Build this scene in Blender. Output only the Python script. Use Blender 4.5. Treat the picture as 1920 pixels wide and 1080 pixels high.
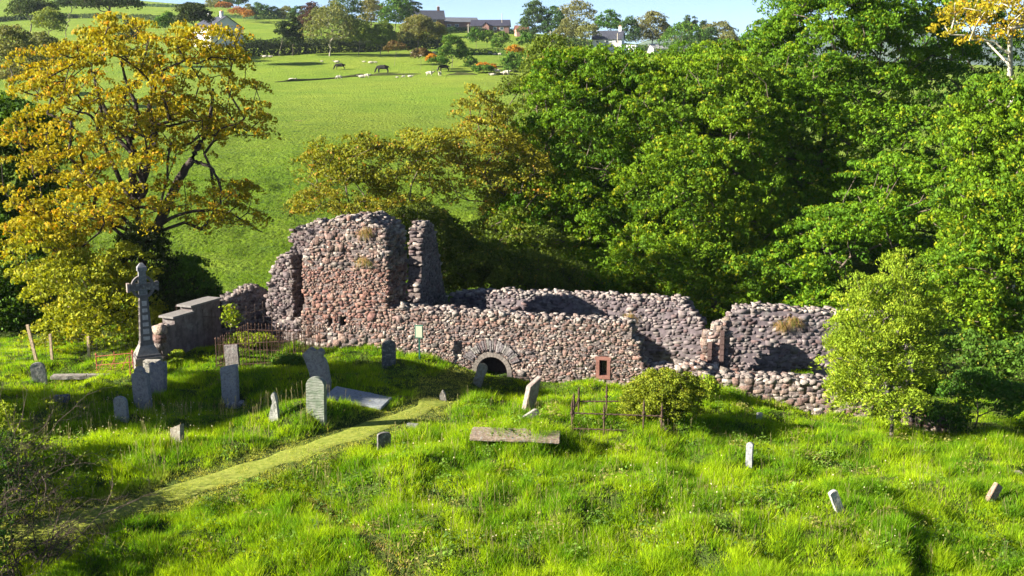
import bpy, bmesh, math, random
import numpy as np
from mathutils import Vector, Matrix
for o in list(bpy.data.objects): bpy.data.objects.remove(o)
scene = bpy.context.scene; COL = scene.collection
R = math.radians
# ------------------------------------------------------------------ camera, sky, sun, exposure
CAMZ = 11.1; PITCH = R(10.7); F = 2059.0
cam = bpy.data.cameras.new('camera'); camo = bpy.data.objects.new('camera', cam); COL.objects.link(camo)
camo.location = (0, 0, CAMZ); camo.rotation_euler = (R(90) - PITCH, 0, 0)
cam.sensor_width = 36; cam.lens = 36 * F / 1920; cam.clip_end = 20000; cam.clip_start = .1
scene.camera = camo
SUN_EL = R(25.5); SUN_DIR = Vector((-.96, -.27, 0)).normalized() * math.cos(SUN_EL) + Vector((0, 0, math.sin(SUN_EL)))
sl = bpy.data.lights.new('sun', 'SUN'); sl.energy = 5.0; sl.angle = R(.5); sl.color = (1, .92, .78)
so = bpy.data.objects.new('sun', sl); COL.objects.link(so)
so.rotation_euler = SUN_DIR.to_track_quat('Z', 'Y').to_euler(); so.location = (-60, -30, 60)
w = bpy.data.worlds.new('World'); scene.world = w; w.use_nodes = True
nt = w.node_tree; sky = nt.nodes.new('ShaderNodeTexSky'); sky.sky_type = 'NISHITA'; sky.sun_disc = False
sky.sun_elevation = SUN_EL; sky.sun_rotation = math.atan2(SUN_DIR.x, SUN_DIR.y); sky.air_density = .55; sky.dust_density = .8; sky.ozone_density = 1.5; sky.altitude = 1200
bg = nt.nodes['Background']; nt.links.new(sky.outputs[0], bg.inputs[0]); bg.inputs[1].default_value = .05
scene.view_settings.view_transform = 'Standard'; scene.view_settings.look = 'None'
scene.view_settings.exposure = 2.15; scene.view_settings.gamma = 1
try:
    scene.cycles.max_bounces = 6; scene.cycles.transmission_bounces = 4; scene.cycles.diffuse_bounces = 3
except Exception: pass

# ------------------------------------------------------------------ pixel helpers
CP, SP = math.cos(PITCH), math.sin(PITCH)
def ray(px, py):
    a = (px - 960) / F; b = (540 - py) / F
    return np.array([a, CP + b * SP, -SP + b * CP])
def P(px, py, Y):
    d = ray(px, py); t = Y / d[1]
    return np.array([d[0] * t, Y, CAMZ + d[2] * t])
def zrow(py, Y): return P(960, py, Y)[2]
def mpp(Y, z=0): return (Y * CP + (CAMZ - z) * SP) / F     # metres per photo pixel

# ------------------------------------------------------------------ noise
def _h(i, j, s):
    n = (i.astype(np.int64) * 374761393 + j.astype(np.int64) * 668265263 + s * 1274126177) & 0xFFFFFFFF
    n = ((n ^ (n >> 13)) * 1274126177) & 0xFFFFFFFF
    return ((n ^ (n >> 16)) & 0xFFFF) / 65535.0
def vnoise(x, y, s=0):
    x = np.asarray(x, float); y = np.asarray(y, float)
    i = np.floor(x); j = np.floor(y); fx = x - i; fy = y - j
    fx = fx * fx * (3 - 2 * fx); fy = fy * fy * (3 - 2 * fy)
    a = _h(i, j, s); b = _h(i + 1, j, s); c = _h(i, j + 1, s); d = _h(i + 1, j + 1, s)
    return (a * (1 - fx) + b * fx) * (1 - fy) + (c * (1 - fx) + d * fx) * fy
def fbm(x, y, s=0, o=3):
    r = 0; a = .5
    for k in range(o): r = r + a * vnoise(x * 2 ** k, y * 2 ** k, s + k * 7); a *= .5
    return r / (1 - .5 ** o)
def sstep(a, b, x):
    t = np.clip((x - a) / (b - a), 0, 1); return t * t * (3 - 2 * t)

# ------------------------------------------------------------------ terrain
COLS = np.array([-800, 100, 500, 730, 950, 1215, 1450, 1700, 1920, 2800.])
U = (COLS - 960) / F
NEAR = {16: [-.4] * 10, 24: [-.3, -.3, -.3, -.3, -.3, -.3, -.35, -.4, -.5, -.9],
 30: [-.1, -.1, -.05, -.05, -.1, -.1, -.3, -.6, -.8, -1.3], 36: [-.1, -.1, .05, .05, -.25, -.45, -.75, -1.1, -1.3, -1.8],
 41: [-.2, -.1, .15, .15, -.5, -.65, -1.0, -1.6, -2, -2.4], 44: [-.4, -.1, .1, .2, -.5, -1.1, -1.5, -2, -2.3, -2.6],
 48: [-.8, -.4, -.1, -.2, -.9, -1.4, -1.7, -2.1, -2.5, -2.8], 55: [-1.2, -1, -.8, -1, -1.4, -1.8, -2, -2.3, -2.5, -2.8]}
FAR = {62: [580, 560, 540, 545, 555, 570, 580, 590, 600, 620], 75: [460, 440, 430, 430, 435, 445, 460, 480, 500, 520],
 100: [320, 310, 303, 305, 315, 360, 400, 420, 430, 440], 150: [215, 207, 206, 208, 213, 250, 290, 310, 320, 330],
 215: [148, 148, 150, 146, 142, 160, 190, 205, 215, 230], 255: [115, 108, 110, 110, 112, 136, 160, 170, 180, 190],
 320: [85, 80, 74, 78, 86, 108, 130, 140, 150, 160], 420: [45, 42, 42, 48, 60, 86, 106, 118, 125, 130],
 600: [2, 8, 18, 44, 60, 90, 112, 122, 130, 135], 900: [-45, -15, 22, 62, 78, 100, 118, 126, 132, 136],
 1500: [-20, 10, 50, 90, 105, 120, 130, 136, 140, 142], 4000: [120] * 4 + [150] * 6}
YS = []; ZT = []
for k, v in NEAR.items(): YS.append(k); ZT.append(v)
for k, v in FAR.items(): YS.append(k); ZT.append([zrow(p, k) for p in v])
YS = np.array(YS, float); ZT = np.array(ZT); LY = np.log(YS)
def _cat(V, t, axis_n):
    i = np.clip(np.floor(t).astype(int), 0, axis_n - 2); f = t - i
    i0 = np.clip(i - 1, 0, axis_n - 1); i2 = i + 1; i3 = np.clip(i + 2, 0, axis_n - 1)
    w = [-.5 * f + f * f - .5 * f ** 3, 1 - 2.5 * f * f + 1.5 * f ** 3, .5 * f + 2 * f * f - 1.5 * f ** 3, -.5 * f * f + .5 * f ** 3]
    return [i0, i, i2, i3], w
def Zbase(x, y):
    x = np.asarray(x, float); y = np.asarray(y, float)
    yy = np.maximum(y, 16); u = x / yy
    tu = np.interp(u, U, np.arange(len(U))); ty = np.interp(np.log(yy), LY, np.arange(len(LY)))
    iu, wu = _cat(None, tu, len(U)); iy, wy = _cat(None, ty, len(LY))
    z = 0
    for a, wa in zip(iy, wy):
        for b, wb in zip(iu, wu): z = z + wa * wb * ZT[a, b]
    return z
def gbase(px, py):
    d = ray(px, py); t = 10.0
    while t < 6000:
        p = d * t
        if CAMZ + p[2] < Zbase(p[0], p[1]): break
        t *= 1.01
    lo, hi = t / 1.01, t
    for _ in range(20):
        m = (lo + hi) / 2; p = d * m
        if CAMZ + p[2] < Zbase(p[0], p[1]): hi = m
        else: lo = m
    return d[0] * hi, d[1] * hi
def pline(pts): return np.array([gbase(*p) for p in pts])
PATH = pline([(-60, 1030), (90, 990), (250, 948), (400, 900), (520, 862), (610, 832), (700, 800), (780, 775), (825, 745), (835, 718), (860, 700)])
PATHW = np.array([1.15, 1.15, 1.1, 1.1, 1.05, 1.0, .95, .9, .9, .8, .6])
TRACK = pline([(545, 912), (590, 935), (640, 975), (690, 1020), (740, 1062), (800, 1110)])
RIDGE = pline([(1290, 838), (1400, 872), (1500, 892), (1590, 912), (1650, 940), (1690, 985), (1712, 1030), (1722, 1080), (1725, 1130)])
def dseg(x, y, L, W=None):
    best = np.full(np.shape(x), 1e9); side = np.zeros(np.shape(x)); ww = np.ones(np.shape(x)); tt = np.zeros(np.shape(x))
    for k in range(len(L) - 1):
        a = L[k]; b = L[k + 1]; d = b - a; l2 = d @ d
        t = np.clip(((x - a[0]) * d[0] + (y - a[1]) * d[1]) / l2, 0, 1)
        ex = x - a[0] - t * d[0]; ey = y - a[1] - t * d[1]; dd = np.hypot(ex, ey); m = dd < best
        best = np.where(m, dd, best); side = np.where(m, np.sign(d[0] * ey - d[1] * ex), side); tt = np.where(m, (k + t) / (len(L) - 1), tt)
        if W is not None: ww = np.where(m, W[k] * (1 - t) + W[k + 1] * t, ww)
    return best, side, ww, tt
BUMPS = [(620, 800, .38, 1.6), (540, 790, .35, 1.3), (430, 880, .3, 1.5), (250, 880, .25, 1.8), (900, 850, .25, 2.6), (1100, 930, .3, 3),
         (1380, 760, .3, 1.6), (330, 960, .2, 2), (1300, 1000, .25, 3), (1850, 880, .3, 1.6), (470, 640, .15, 2),
         (700, 660, .2, 1.5), (950, 790, .2, 1.4), (1560, 800, .25, 1.8), (925, 733, -.48, 1.5)]
BW = [(gbase(a, b), c, d) for a, b, c, d in BUMPS]
def Z(x, y):
    x = np.asarray(x, float); y = np.asarray(y, float)
    z = Zbase(x, y)
    near = 1 - sstep(52, 60, y)
    pd, _, pw, _ = dseg(x, y, PATH, PATHW)
    off = sstep(pw * .8, pw * 1.6, pd)
    z = z + near * off * (.95 * (fbm(x / 2.8, y / 2.3, 3, 2) - .5) * (1 - .6 * sstep(37, 41, y)) + .36 * (vnoise(x / .75, y / .75, 9) - .5))
    td, _, _, _ = dseg(x, y, TRACK)
    z = z - near * .09 * (1 - sstep(.1, .5, td))
    rd, rs, _, rt = dseg(x, y, RIDGE)
    s = rd * rs                                   # + = left of travel
    amp = .55 * sstep(0, .14, rt)
    z = z + near * amp * np.where(s < 0, np.exp(-rd / 3.0) * sstep(0, .5, rd), -.12 * np.exp(-rd / .8))
    for (bx, by), h, r in BW: z = z + h * np.exp(-((x - bx) ** 2 + (y - by) ** 2) / (r * r)) * off
    hill = sstep(58, 80, y)
    z = z + hill * (fbm(x / 14, y / 9, 21) - .5) * (1.1 * (1 - sstep(85, 200, y)) + .35) + hill * (1 - sstep(90, 130, y)) * 1.1 * (fbm(x / 2.6, y / 1.5, 31) - .5)
    return z
def G(px, py):
    """point of the ground seen at a photo pixel"""
    d = ray(px, py); t = np.concatenate([np.linspace(15, 70, 700), np.geomspace(70, 3000, 900)])
    X, Yv, Zv = d[0] * t, d[1] * t, CAMZ + d[2] * t
    hit = np.nonzero(Zv < Z(X, Yv))[0]
    k = hit[0] if len(hit) else len(t) - 1
    ts = np.linspace(t[max(k - 1, 0)], t[k], 40); zz = Z(d[0] * ts, d[1] * ts)
    h = np.nonzero(CAMZ + d[2] * ts <= zz + 1e-6)[0]; q = ts[h[0]] if len(h) else t[k]
    return np.array([d[0] * q, d[1] * q, float(Z(d[0] * q, d[1] * q))])
def gz(x, y): return float(Z(x, y))

# ------------------------------------------------------------------ mesh / object helpers
def link(o, parent=None):
    COL.objects.link(o)
    if parent is not None: o.parent = parent
    return o
def props(o, label=None, cat=None, group=None, kind=None):
    if label: o['label'] = label
    if cat: o['category'] = cat
    if group: o['group'] = group
    if kind: o['kind'] = kind
    return o
def mkmesh(name, V, Fc, mat, col=None, smooth=False):
    V = np.asarray(V, np.float32); me = bpy.data.meshes.new(name)
    if isinstance(Fc, np.ndarray):
        n, k = Fc.shape
        me.vertices.add(len(V)); me.vertices.foreach_set('co', V.ravel())
        me.loops.add(n * k); me.loops.foreach_set('vertex_index', Fc.astype(np.int32).ravel())
        me.polygons.add(n); me.polygons.foreach_set('loop_start', np.arange(0, n * k, k, dtype=np.int32))
        me.polygons.foreach_set('loop_total', np.full(n, k, np.int32)); me.update(calc_edges=True)
    else:
        me.from_pydata([tuple(map(float, v)) for v in V], [], [tuple(map(int, f)) for f in Fc]); me.update()
    if col is not None:
        a = me.color_attributes.new('tint', 'FLOAT_COLOR', 'POINT')
        c = np.ones((len(V), 4), np.float32); c[:, :3] = col; a.data.foreach_set('color', c.ravel())
    if smooth: me.polygons.foreach_set('use_smooth', np.ones(len(me.polygons), bool))
    me.materials.append(mat); me.validate()
    return me
def mobj(name, V, Fc, mat, parent=None, col=None, smooth=False, loc=None):
    o = bpy.data.objects.new(name, mkmesh(name, V, Fc, mat, col, smooth))
    if loc is not None: o.location = loc
    return link(o, parent)
def empty(name, loc, label, cat, group=None):
    o = bpy.data.objects.new(name, None); o.location = tuple(map(float, loc)); o.empty_display_size = .2
    link(o); return props(o, label, cat, group)
class MB:
    """collects polygons with a colour per vertex"""
    def __init__(s): s.v = []; s.f = []; s.c = []; s.n = 0
    def add(s, V, Fs, c=(.5, .5, .5)):
        V = np.asarray(V, float); s.v.append(V); s.f += [tuple(int(i) + s.n for i in f) for f in Fs]
        s.c.append(np.broadcast_to(np.asarray(c, float), (len(V), 3))); s.n += len(V)
    def box(s, c, h, rot=0, col=(.5, .5, .5), tilt=None):
        V = np.array([[x, y, z] for x in (-1, 1) for y in (-1, 1) for z in (-1, 1)], float) * np.array(h)
        if tilt is not None: V = V @ np.array(tilt).T
        cr, sr = math.cos(rot), math.sin(rot)
        V = V @ np.array([[cr, -sr, 0], [sr, cr, 0], [0, 0, 1]]).T + np.array(c)
        s.add(V, [(0, 1, 3, 2), (4, 6, 7, 5), (0, 4, 5, 1), (2, 3, 7, 6), (0, 2, 6, 4), (1, 5, 7, 3)], col)
    def tube(s, pts, rad, n=6, col=(.5, .5, .5)):
        pts = np.asarray(pts, float); m = len(pts); rad = np.broadcast_to(np.asarray(rad, float), (m,))
        V = []
        for i in range(m):
            d = pts[min(i + 1, m - 1)] - pts[max(i - 1, 0)]; d = d / (np.linalg.norm(d) + 1e-9)
            a = np.cross(d, [0, 0, 1.] if abs(d[2]) < .9 else [1., 0, 0]); a /= np.linalg.norm(a); b = np.cross(d, a)
            for k in range(n):
                t = 2 * math.pi * k / n; V.append(pts[i] + rad[i] * (a * math.cos(t) + b * math.sin(t)))
        Fs = [(i * n + k, i * n + (k + 1) % n, (i + 1) * n + (k + 1) % n, (i + 1) * n + k) for i in range(m - 1) for k in range(n)]
        Fs += [tuple(range(n)), tuple(range((m - 1) * n, m * n))]
        s.add(V, Fs, col)
    def build(s, name, mat, parent=None, smooth=False, origin=None):
        V = np.concatenate(s.v)
        if origin is not None: V = V - np.array(origin)
        return mobj(name, V, s.f, mat, parent, np.concatenate(s.c), smooth)

# ------------------------------------------------------------------ materials
def base_mat(name, rough=.9, spec=.2):
    m = bpy.data.materials.new(name); m.use_nodes = True; nt = m.node_tree
    b = nt.nodes['Principled BSDF']; b.inputs['Roughness'].default_value = rough
    b.inputs['Specular IOR Level'].default_value = spec
    return m, nt, b
def N(nt, t, **kw):
    n = nt.nodes.new(t)
    for k, v in kw.items():
        if k in n.inputs.keys(): n.inputs[k].default_value = v
        else: setattr(n, k, v)
    return n
def noise_fac(nt, scale, lo, hi, detail=5, vec=None, rough=.6):
    n = N(nt, 'ShaderNodeTexNoise'); n.inputs['Scale'].default_value = scale; n.inputs['Detail'].default_value = detail
    n.inputs['Roughness'].default_value = rough
    if vec: nt.links.new(vec, n.inputs['Vector'])
    r = N(nt, 'ShaderNodeMapRange'); r.inputs[1].default_value = lo; r.inputs[2].default_value = hi
    nt.links.new(n.outputs[0], r.inputs[0]); return r.outputs[0], n.outputs[0]
def mix(nt, f, a, b, mode='MIX'):
    m = N(nt, 'ShaderNodeMix', data_type='RGBA', blend_type=mode)
    for s, v in ((0, f), (6, a), (7, b)):
        if hasattr(v, 'node'): nt.links.new(v, m.inputs[s])
        elif s == 0: m.inputs[0].default_value = v
        else: m.inputs[s].default_value = (*v, 1) if len(v) == 3 else v
    return m.outputs[2]
def coord(nt): 
    g = N(nt, 'ShaderNodeNewGeometry'); return g.outputs['Position']
def leaf_mat(name, trans=.4, rough=.7, tcol=(1.5, 1.35, .35)):
    m, nt, b = base_mat(name, rough, .12)
    a = N(nt, 'ShaderNodeAttribute', attribute_name='tint')
    t = N(nt, 'ShaderNodeBsdfTranslucent'); mx = N(nt, 'ShaderNodeMixShader'); mx.inputs[0].default_value = trans
    c2 = mix(nt, 1.0, a.outputs[0], (*tcol, 1), 'MULTIPLY')
    nt.links.new(a.outputs[0], b.inputs['Base Color']); nt.links.new(c2, t.inputs[0])
    nt.links.new(b.outputs[0], mx.inputs[1]); nt.links.new(t.outputs[0], mx.inputs[2])
    nt.links.new(mx.outputs[0], nt.nodes['Material Output'].inputs[0]); return m
def tint_mat(name, rough=.9, nscale=8, amp=.5, bump=.3, lichen=None, lscale=5, lth=(.56, .64), metal=0, spec=.2, dark=None):
    m, nt, b = base_mat(name, rough, spec); b.inputs['Metallic'].default_value = metal
    a = N(nt, 'ShaderNodeAttribute', attribute_name='tint'); pos = coord(nt)
    f, raw = noise_fac(nt, nscale, .3, .7, 6, pos)
    c = mix(nt, f, (1 - amp,) * 3, (1 + amp,) * 3); c = mix(nt, 1.0, a.outputs[0], c, 'MULTIPLY')
    if lichen:
        f2, _ = noise_fac(nt, lscale, lth[0], lth[1], 6, pos, .7); c = mix(nt, f2, c, lichen)
    if dark:
        f3, _ = noise_fac(nt, lscale * 1.7 + 1, .56, .66, 6, pos, .7); c = mix(nt, f3, c, dark)
    nt.links.new(c, b.inputs['Base Color'])
    bp = N(nt, 'ShaderNodeBump'); bp.inputs['Strength'].default_value = bump; bp.inputs['Distance'].default_value = .05
    nt.links.new(raw, bp.inputs['Height']); nt.links.new(bp.outputs[0], b.inputs['Normal']); return m
M_LEAF = leaf_mat('leaf', .32); M_LEAFD = leaf_mat('leaf_dark', .25, .7)
M_GRASS = leaf_mat('grass_blade', .5, .75, (1.3, 1.25, .4))
M_BARK = tint_mat('bark', .95, 6, .45, .6)
M_STONE = tint_mat('rubble_stone', .95, 11, .6, 1.0, (.26, .25, .23), 9, (.60, .68), dark=(.06, .05, .05))
M_MORT = tint_mat('lime_mortar', .95, 5, .35, .5)
M_PLAST = tint_mat('old_render', .95, 3.2, .4, .6, (.19, .175, .17), 2.2, (.52, .66))
M_GRAVE = tint_mat('grave_stone', .9, 9, .4, .6, (.21, .21, .19), 9, (.54, .60), dark=(.09, .09, .08))
M_SAND = tint_mat('red_sandstone', .9, 9, .2, .3)
M_DRESS = tint_mat('dressed_stone', .9, 9, .25, .35)
M_IRON = tint_mat('rusty_iron', .85, 20, .4, .3, metal=.2)
M_WOOD = tint_mat('weathered_wood', .9, 12, .35, .4)
M_PAINT = tint_mat('paint', .6, 3, .06, .05)
M_SLATE = tint_mat('slate', .6, 2, .3, .2)
M_FUR = tint_mat('animal_coat', .95, 8, .2, .2)
def plain(name, c, rough=.5, metal=0):
    m, nt, b = base_mat(name, rough, .5); b.inputs['Base Color'].default_value = (*c, 1); b.inputs['Metallic'].default_value = metal; return m
M_GLASS = plain('window_glass', (.03, .04, .05), .12)
M_DARK = plain('dark_iron', (.02, .022, .025), .6)
# ground
def ground_mat():
    m, nt, b = base_mat('meadow', .95, .1); pos = coord(nt)
    f1, _ = noise_fac(nt, .05, .35, .65, 4, pos); f2, r2 = noise_fac(nt, .55, .35, .65, 6, pos); f3, r3 = noise_fac(nt, 2.6, .25, .75, 5, pos)
    c = mix(nt, f1, (.13, .20, .012), (.17, .225, .018)); c = mix(nt, f2, c, mix(nt, 1.0, c, (.80, .88, .8), 'MULTIPLY'))
    c = mix(nt, f3, mix(nt, 1.0, c, (.55, .62, .5), 'MULTIPLY'), c)
    mp = N(nt, 'ShaderNodeMapping'); mp.inputs['Scale'].default_value = (.35, 1.2, .4); nt.links.new(pos, mp.inputs[0])
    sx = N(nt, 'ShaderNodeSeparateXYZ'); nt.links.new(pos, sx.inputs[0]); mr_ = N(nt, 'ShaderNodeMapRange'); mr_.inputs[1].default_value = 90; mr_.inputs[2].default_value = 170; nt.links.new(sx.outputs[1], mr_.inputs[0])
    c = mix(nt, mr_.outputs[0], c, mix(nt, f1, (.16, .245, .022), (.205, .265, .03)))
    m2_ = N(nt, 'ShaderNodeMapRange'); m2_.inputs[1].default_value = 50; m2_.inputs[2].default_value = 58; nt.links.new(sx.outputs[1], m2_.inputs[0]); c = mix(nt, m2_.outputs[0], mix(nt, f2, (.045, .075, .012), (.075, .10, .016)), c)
    f4, r4 = noise_fac(nt, 1.1, .58, .70, 5, mp.outputs[0], .65); c = mix(nt, f4, c, (.055, .11, .015))
    f6, _ = noise_fac(nt, .13, .38, .62, 5, pos, .6); c = mix(nt, f6, mix(nt, 1.0, c, (.80, .86, .85), 'MULTIPLY'), c)
    f5, _ = noise_fac(nt, .28, .70, .76, 4, pos); c = mix(nt, f5, c, (.22, .14, .08))
    nt.links.new(c, b.inputs['Base Color'])
    bp = N(nt, 'ShaderNodeBump'); bp.inputs['Strength'].default_value = 1; bp.inputs['Distance'].default_value = .8
    ad = N(nt, 'ShaderNodeMath', operation='ADD'); nt.links.new(r3, ad.inputs[0]); nt.links.new(r4, ad.inputs[1])
    nt.links.new(ad.outputs[0], bp.inputs['Height']); nt.links.new(bp.outputs[0], b.inputs['Normal']); return m
M_GROUND = ground_mat()
def simple_noise_mat(name, c1, c2, scale, rough=.95, bump=.3):
    m, nt, b = base_mat(name, rough, .1); pos = coord(nt); f, r = noise_fac(nt, scale, .35, .65, 6, pos)
    nt.links.new(mix(nt, f, c1, c2), b.inputs['Base Color'])
    bp = N(nt, 'ShaderNodeBump'); bp.inputs['Strength'].default_value = bump; nt.links.new(r, bp.inputs['Height']); nt.links.new(bp.outputs[0], b.inputs['Normal']); return m

# ------------------------------------------------------------------ ground, path, far hills
def grid_mesh(xs, ys, zf):
    X, Yv = np.meshgrid(xs, ys); Zv = zf(X, Yv); V = np.stack([X, Yv, Zv], -1).reshape(-1, 3)
    nx, ny = len(xs), len(ys); i = np.arange(nx * ny).reshape(ny, nx)
    return V, np.stack([i[:-1, :-1], i[:-1, 1:], i[1:, 1:], i[1:, :-1]], -1).reshape(-1, 4)
def rng_axis(parts):
    return np.concatenate([np.arange(a, b, s) for a, b, s in parts] + [[parts[-1][1]]])
xs = rng_axis([(-5000, -600, 220), (-600, -160, 20), (-160, -60, 3), (-60, -26, .9), (-26, 26, .22), (26, 60, .9), (60, 160, 3), (160, 600, 20), (600, 5000, 220)])
ys = rng_axis([(-200, 0, 20), (0, 18, 1.5), (18, 50, .22), (50, 130, .6), (130, 320, 2), (320, 900, 12), (900, 4000, 150)])
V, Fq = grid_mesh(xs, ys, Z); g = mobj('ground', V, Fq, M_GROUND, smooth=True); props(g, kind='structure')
def ribbon(name, L, Wd, mat, lift, n=8, jag=.12):
    d = np.concatenate([[0], np.cumsum(np.hypot(*np.diff(L, axis=0).T))]); t = np.arange(0, d[-1], .22)
    cx = np.interp(t, d, L[:, 0]); cy = np.interp(t, d, L[:, 1]); ww = np.interp(t, d, Wd)
    ker = np.ones(9) / 9; cxp = np.convolve(np.pad(cx, 4, 'edge'), ker, 'valid'); cyp = np.convolve(np.pad(cy, 4, 'edge'), ker, 'valid')
    tx = np.gradient(cxp); ty = np.gradient(cyp); l = np.hypot(tx, ty); nx, ny = -ty / l, tx / l
    s = np.linspace(-1, 1, n); j = 1 + jag * (2 * vnoise(t[:, None] * 1.3, s[None] * 0 + np.sign(s)[None] * 5, 4) - 1)
    X = cxp[:, None] + nx[:, None] * s[None] * ww[:, None] * j; Yv = cyp[:, None] + ny[:, None] * s[None] * ww[:, None] * j
    ed = np.where(np.abs(s) > .99, -.06, lift)[None] + 0 * X; V = np.stack([X, Yv, Z(X, Yv) + ed], -1).reshape(-1, 3); m = len(t); i = np.arange(m * n).reshape(m, n)
    o = mobj(name, V, np.stack([i[:-1, :-1], i[1:, :-1], i[1:, 1:], i[:-1, 1:]], -1).reshape(-1, 4), mat, smooth=True); return props(o, kind='structure')
ribbon('path', PATH[:9], PATHW[:9] * .6, simple_noise_mat('mown_grass', (.12, .16, .02), (.24, .26, .05), 7), .012, jag=.35)
# distant ridge beyond the valley
hx = np.linspace(300, 3600, 60); hy = np.linspace(5600, 7500, 10)
def hz(X, Yv):
    t = np.sin(np.clip((Yv - 5600) / 1900, 0, 1) * math.pi); return 4 + t * (230 + 90 * fbm(X / 700, Yv / 900, 5)) * sstep(300, 900, X)
V, Fq = grid_mesh(hx, hy, hz); props(mobj('hills', V, Fq, simple_noise_mat('heather_hills', (.05, .08, .07), (.09, .12, .07), .004), smooth=True), kind='structure')

# ------------------------------------------------------------------ rubble masonry
_l = [(x, y, z) for x in (-1, 0, 1) for y in (-1, 0, 1) for z in (-1, 0, 1) if (x, y, z) != (0, 0, 0)]
_idx = {p: i for i, p in enumerate(_l)}
ST_V = np.array(_l, float); ST_V = ST_V * np.where(np.abs(ST_V).sum(1) == 3, .93, np.where(np.abs(ST_V).sum(1) == 2, .975, 1.0))[:, None]
ST_F = []
for ax in range(3):
    for sg in (-1, 1):
        for a in (-1, 0):
            for b in (-1, 0):
                q = []
                for da, db in ((0, 0), (1, 0), (1, 1), (0, 1)):
                    p = [0, 0, 0]; p[ax] = sg; p[(ax + 1) % 3] = a + da; p[(ax + 2) % 3] = b + db; q.append(_idx[tuple(p)])
                ST_F.append(q if sg > 0 else q[::-1])
ST_F = np.array(ST_F)
def stones_vf(C, H, ex, ey, rng, jit=.16, tilt=.16, flat=1.):
    C = np.array(C); H = np.array(H); n = len(C); V = np.repeat(ST_V[None], n, 0)
    V = V + rng.normal(0, jit * .5, (n, 26, 3)) * [1.25, flat, 1.1]; S = rng.normal(0, tilt, (n, 3))
    V = V * H[:, None]
    V = np.stack([V[..., 0] + S[:, None, 0] * V[..., 2], V[..., 1], V[..., 2] + S[:, None, 1] * V[..., 0]], -1) + C[:, None]
    W = V[..., :1] * np.array(ex) + V[..., 1:2] * np.array(ey) + V[..., 2:] * np.array([0, 0, 1.])
    Fs = ST_F[None] + (np.arange(n) * 26)[:, None, None]
    return W.reshape(-1, 3), Fs.reshape(-1, 4)
PAL_WARM = [(.42, .30, .25), (.50, .40, .33), (.46, .34, .30), (.55, .47, .38), (.36, .26, .23), (.40, .37, .34), (.50, .36, .30), (.42, .27, .22), (.62, .56, .48), (.30, .27, .26), (.74, .70, .62), (.20, .17, .17)]
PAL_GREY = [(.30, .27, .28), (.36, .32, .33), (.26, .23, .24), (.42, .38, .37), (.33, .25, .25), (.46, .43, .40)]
PAL_RED = [(.42, .25, .20), (.48, .28, .22), (.50, .36, .28), (.42, .32, .28), (.54, .42, .34), (.38, .22, .19)]
CAPC = [(.62, .58, .52), (.50, .46, .42), (.68, .65, .58), (.42, .35, .32), (.56, .50, .46)]
BR = np.array([.355, .325, .325])
class Wall:
    """plane through A with horizontal unit direction u; n points away from the camera"""
    def __init__(s, A, ang):
        s.A = np.array([A[0], A[1], 0.]); s.u = np.array([math.cos(ang), math.sin(ang), 0.]); s.n = np.array([-math.sin(ang), math.cos(ang), 0.])
        if s.n[1] < 0 and abs(s.n[1]) > .3: pass
    def at(s, px, py):
        d = ray(px, py); nn = s.n; t = ((s.A - np.array([0, 0, 0])) @ nn) / (d @ nn); p = d * t + np.array([0, 0, CAMZ])
        return float((p - s.A) @ s.u), float(p[2])
    def prof(s, pts): return np.array([s.at(*p) for p in pts])
    def world(s, a, t, z): return s.A + s.u * a + s.n * t + np.array([0, 0, z])
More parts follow.
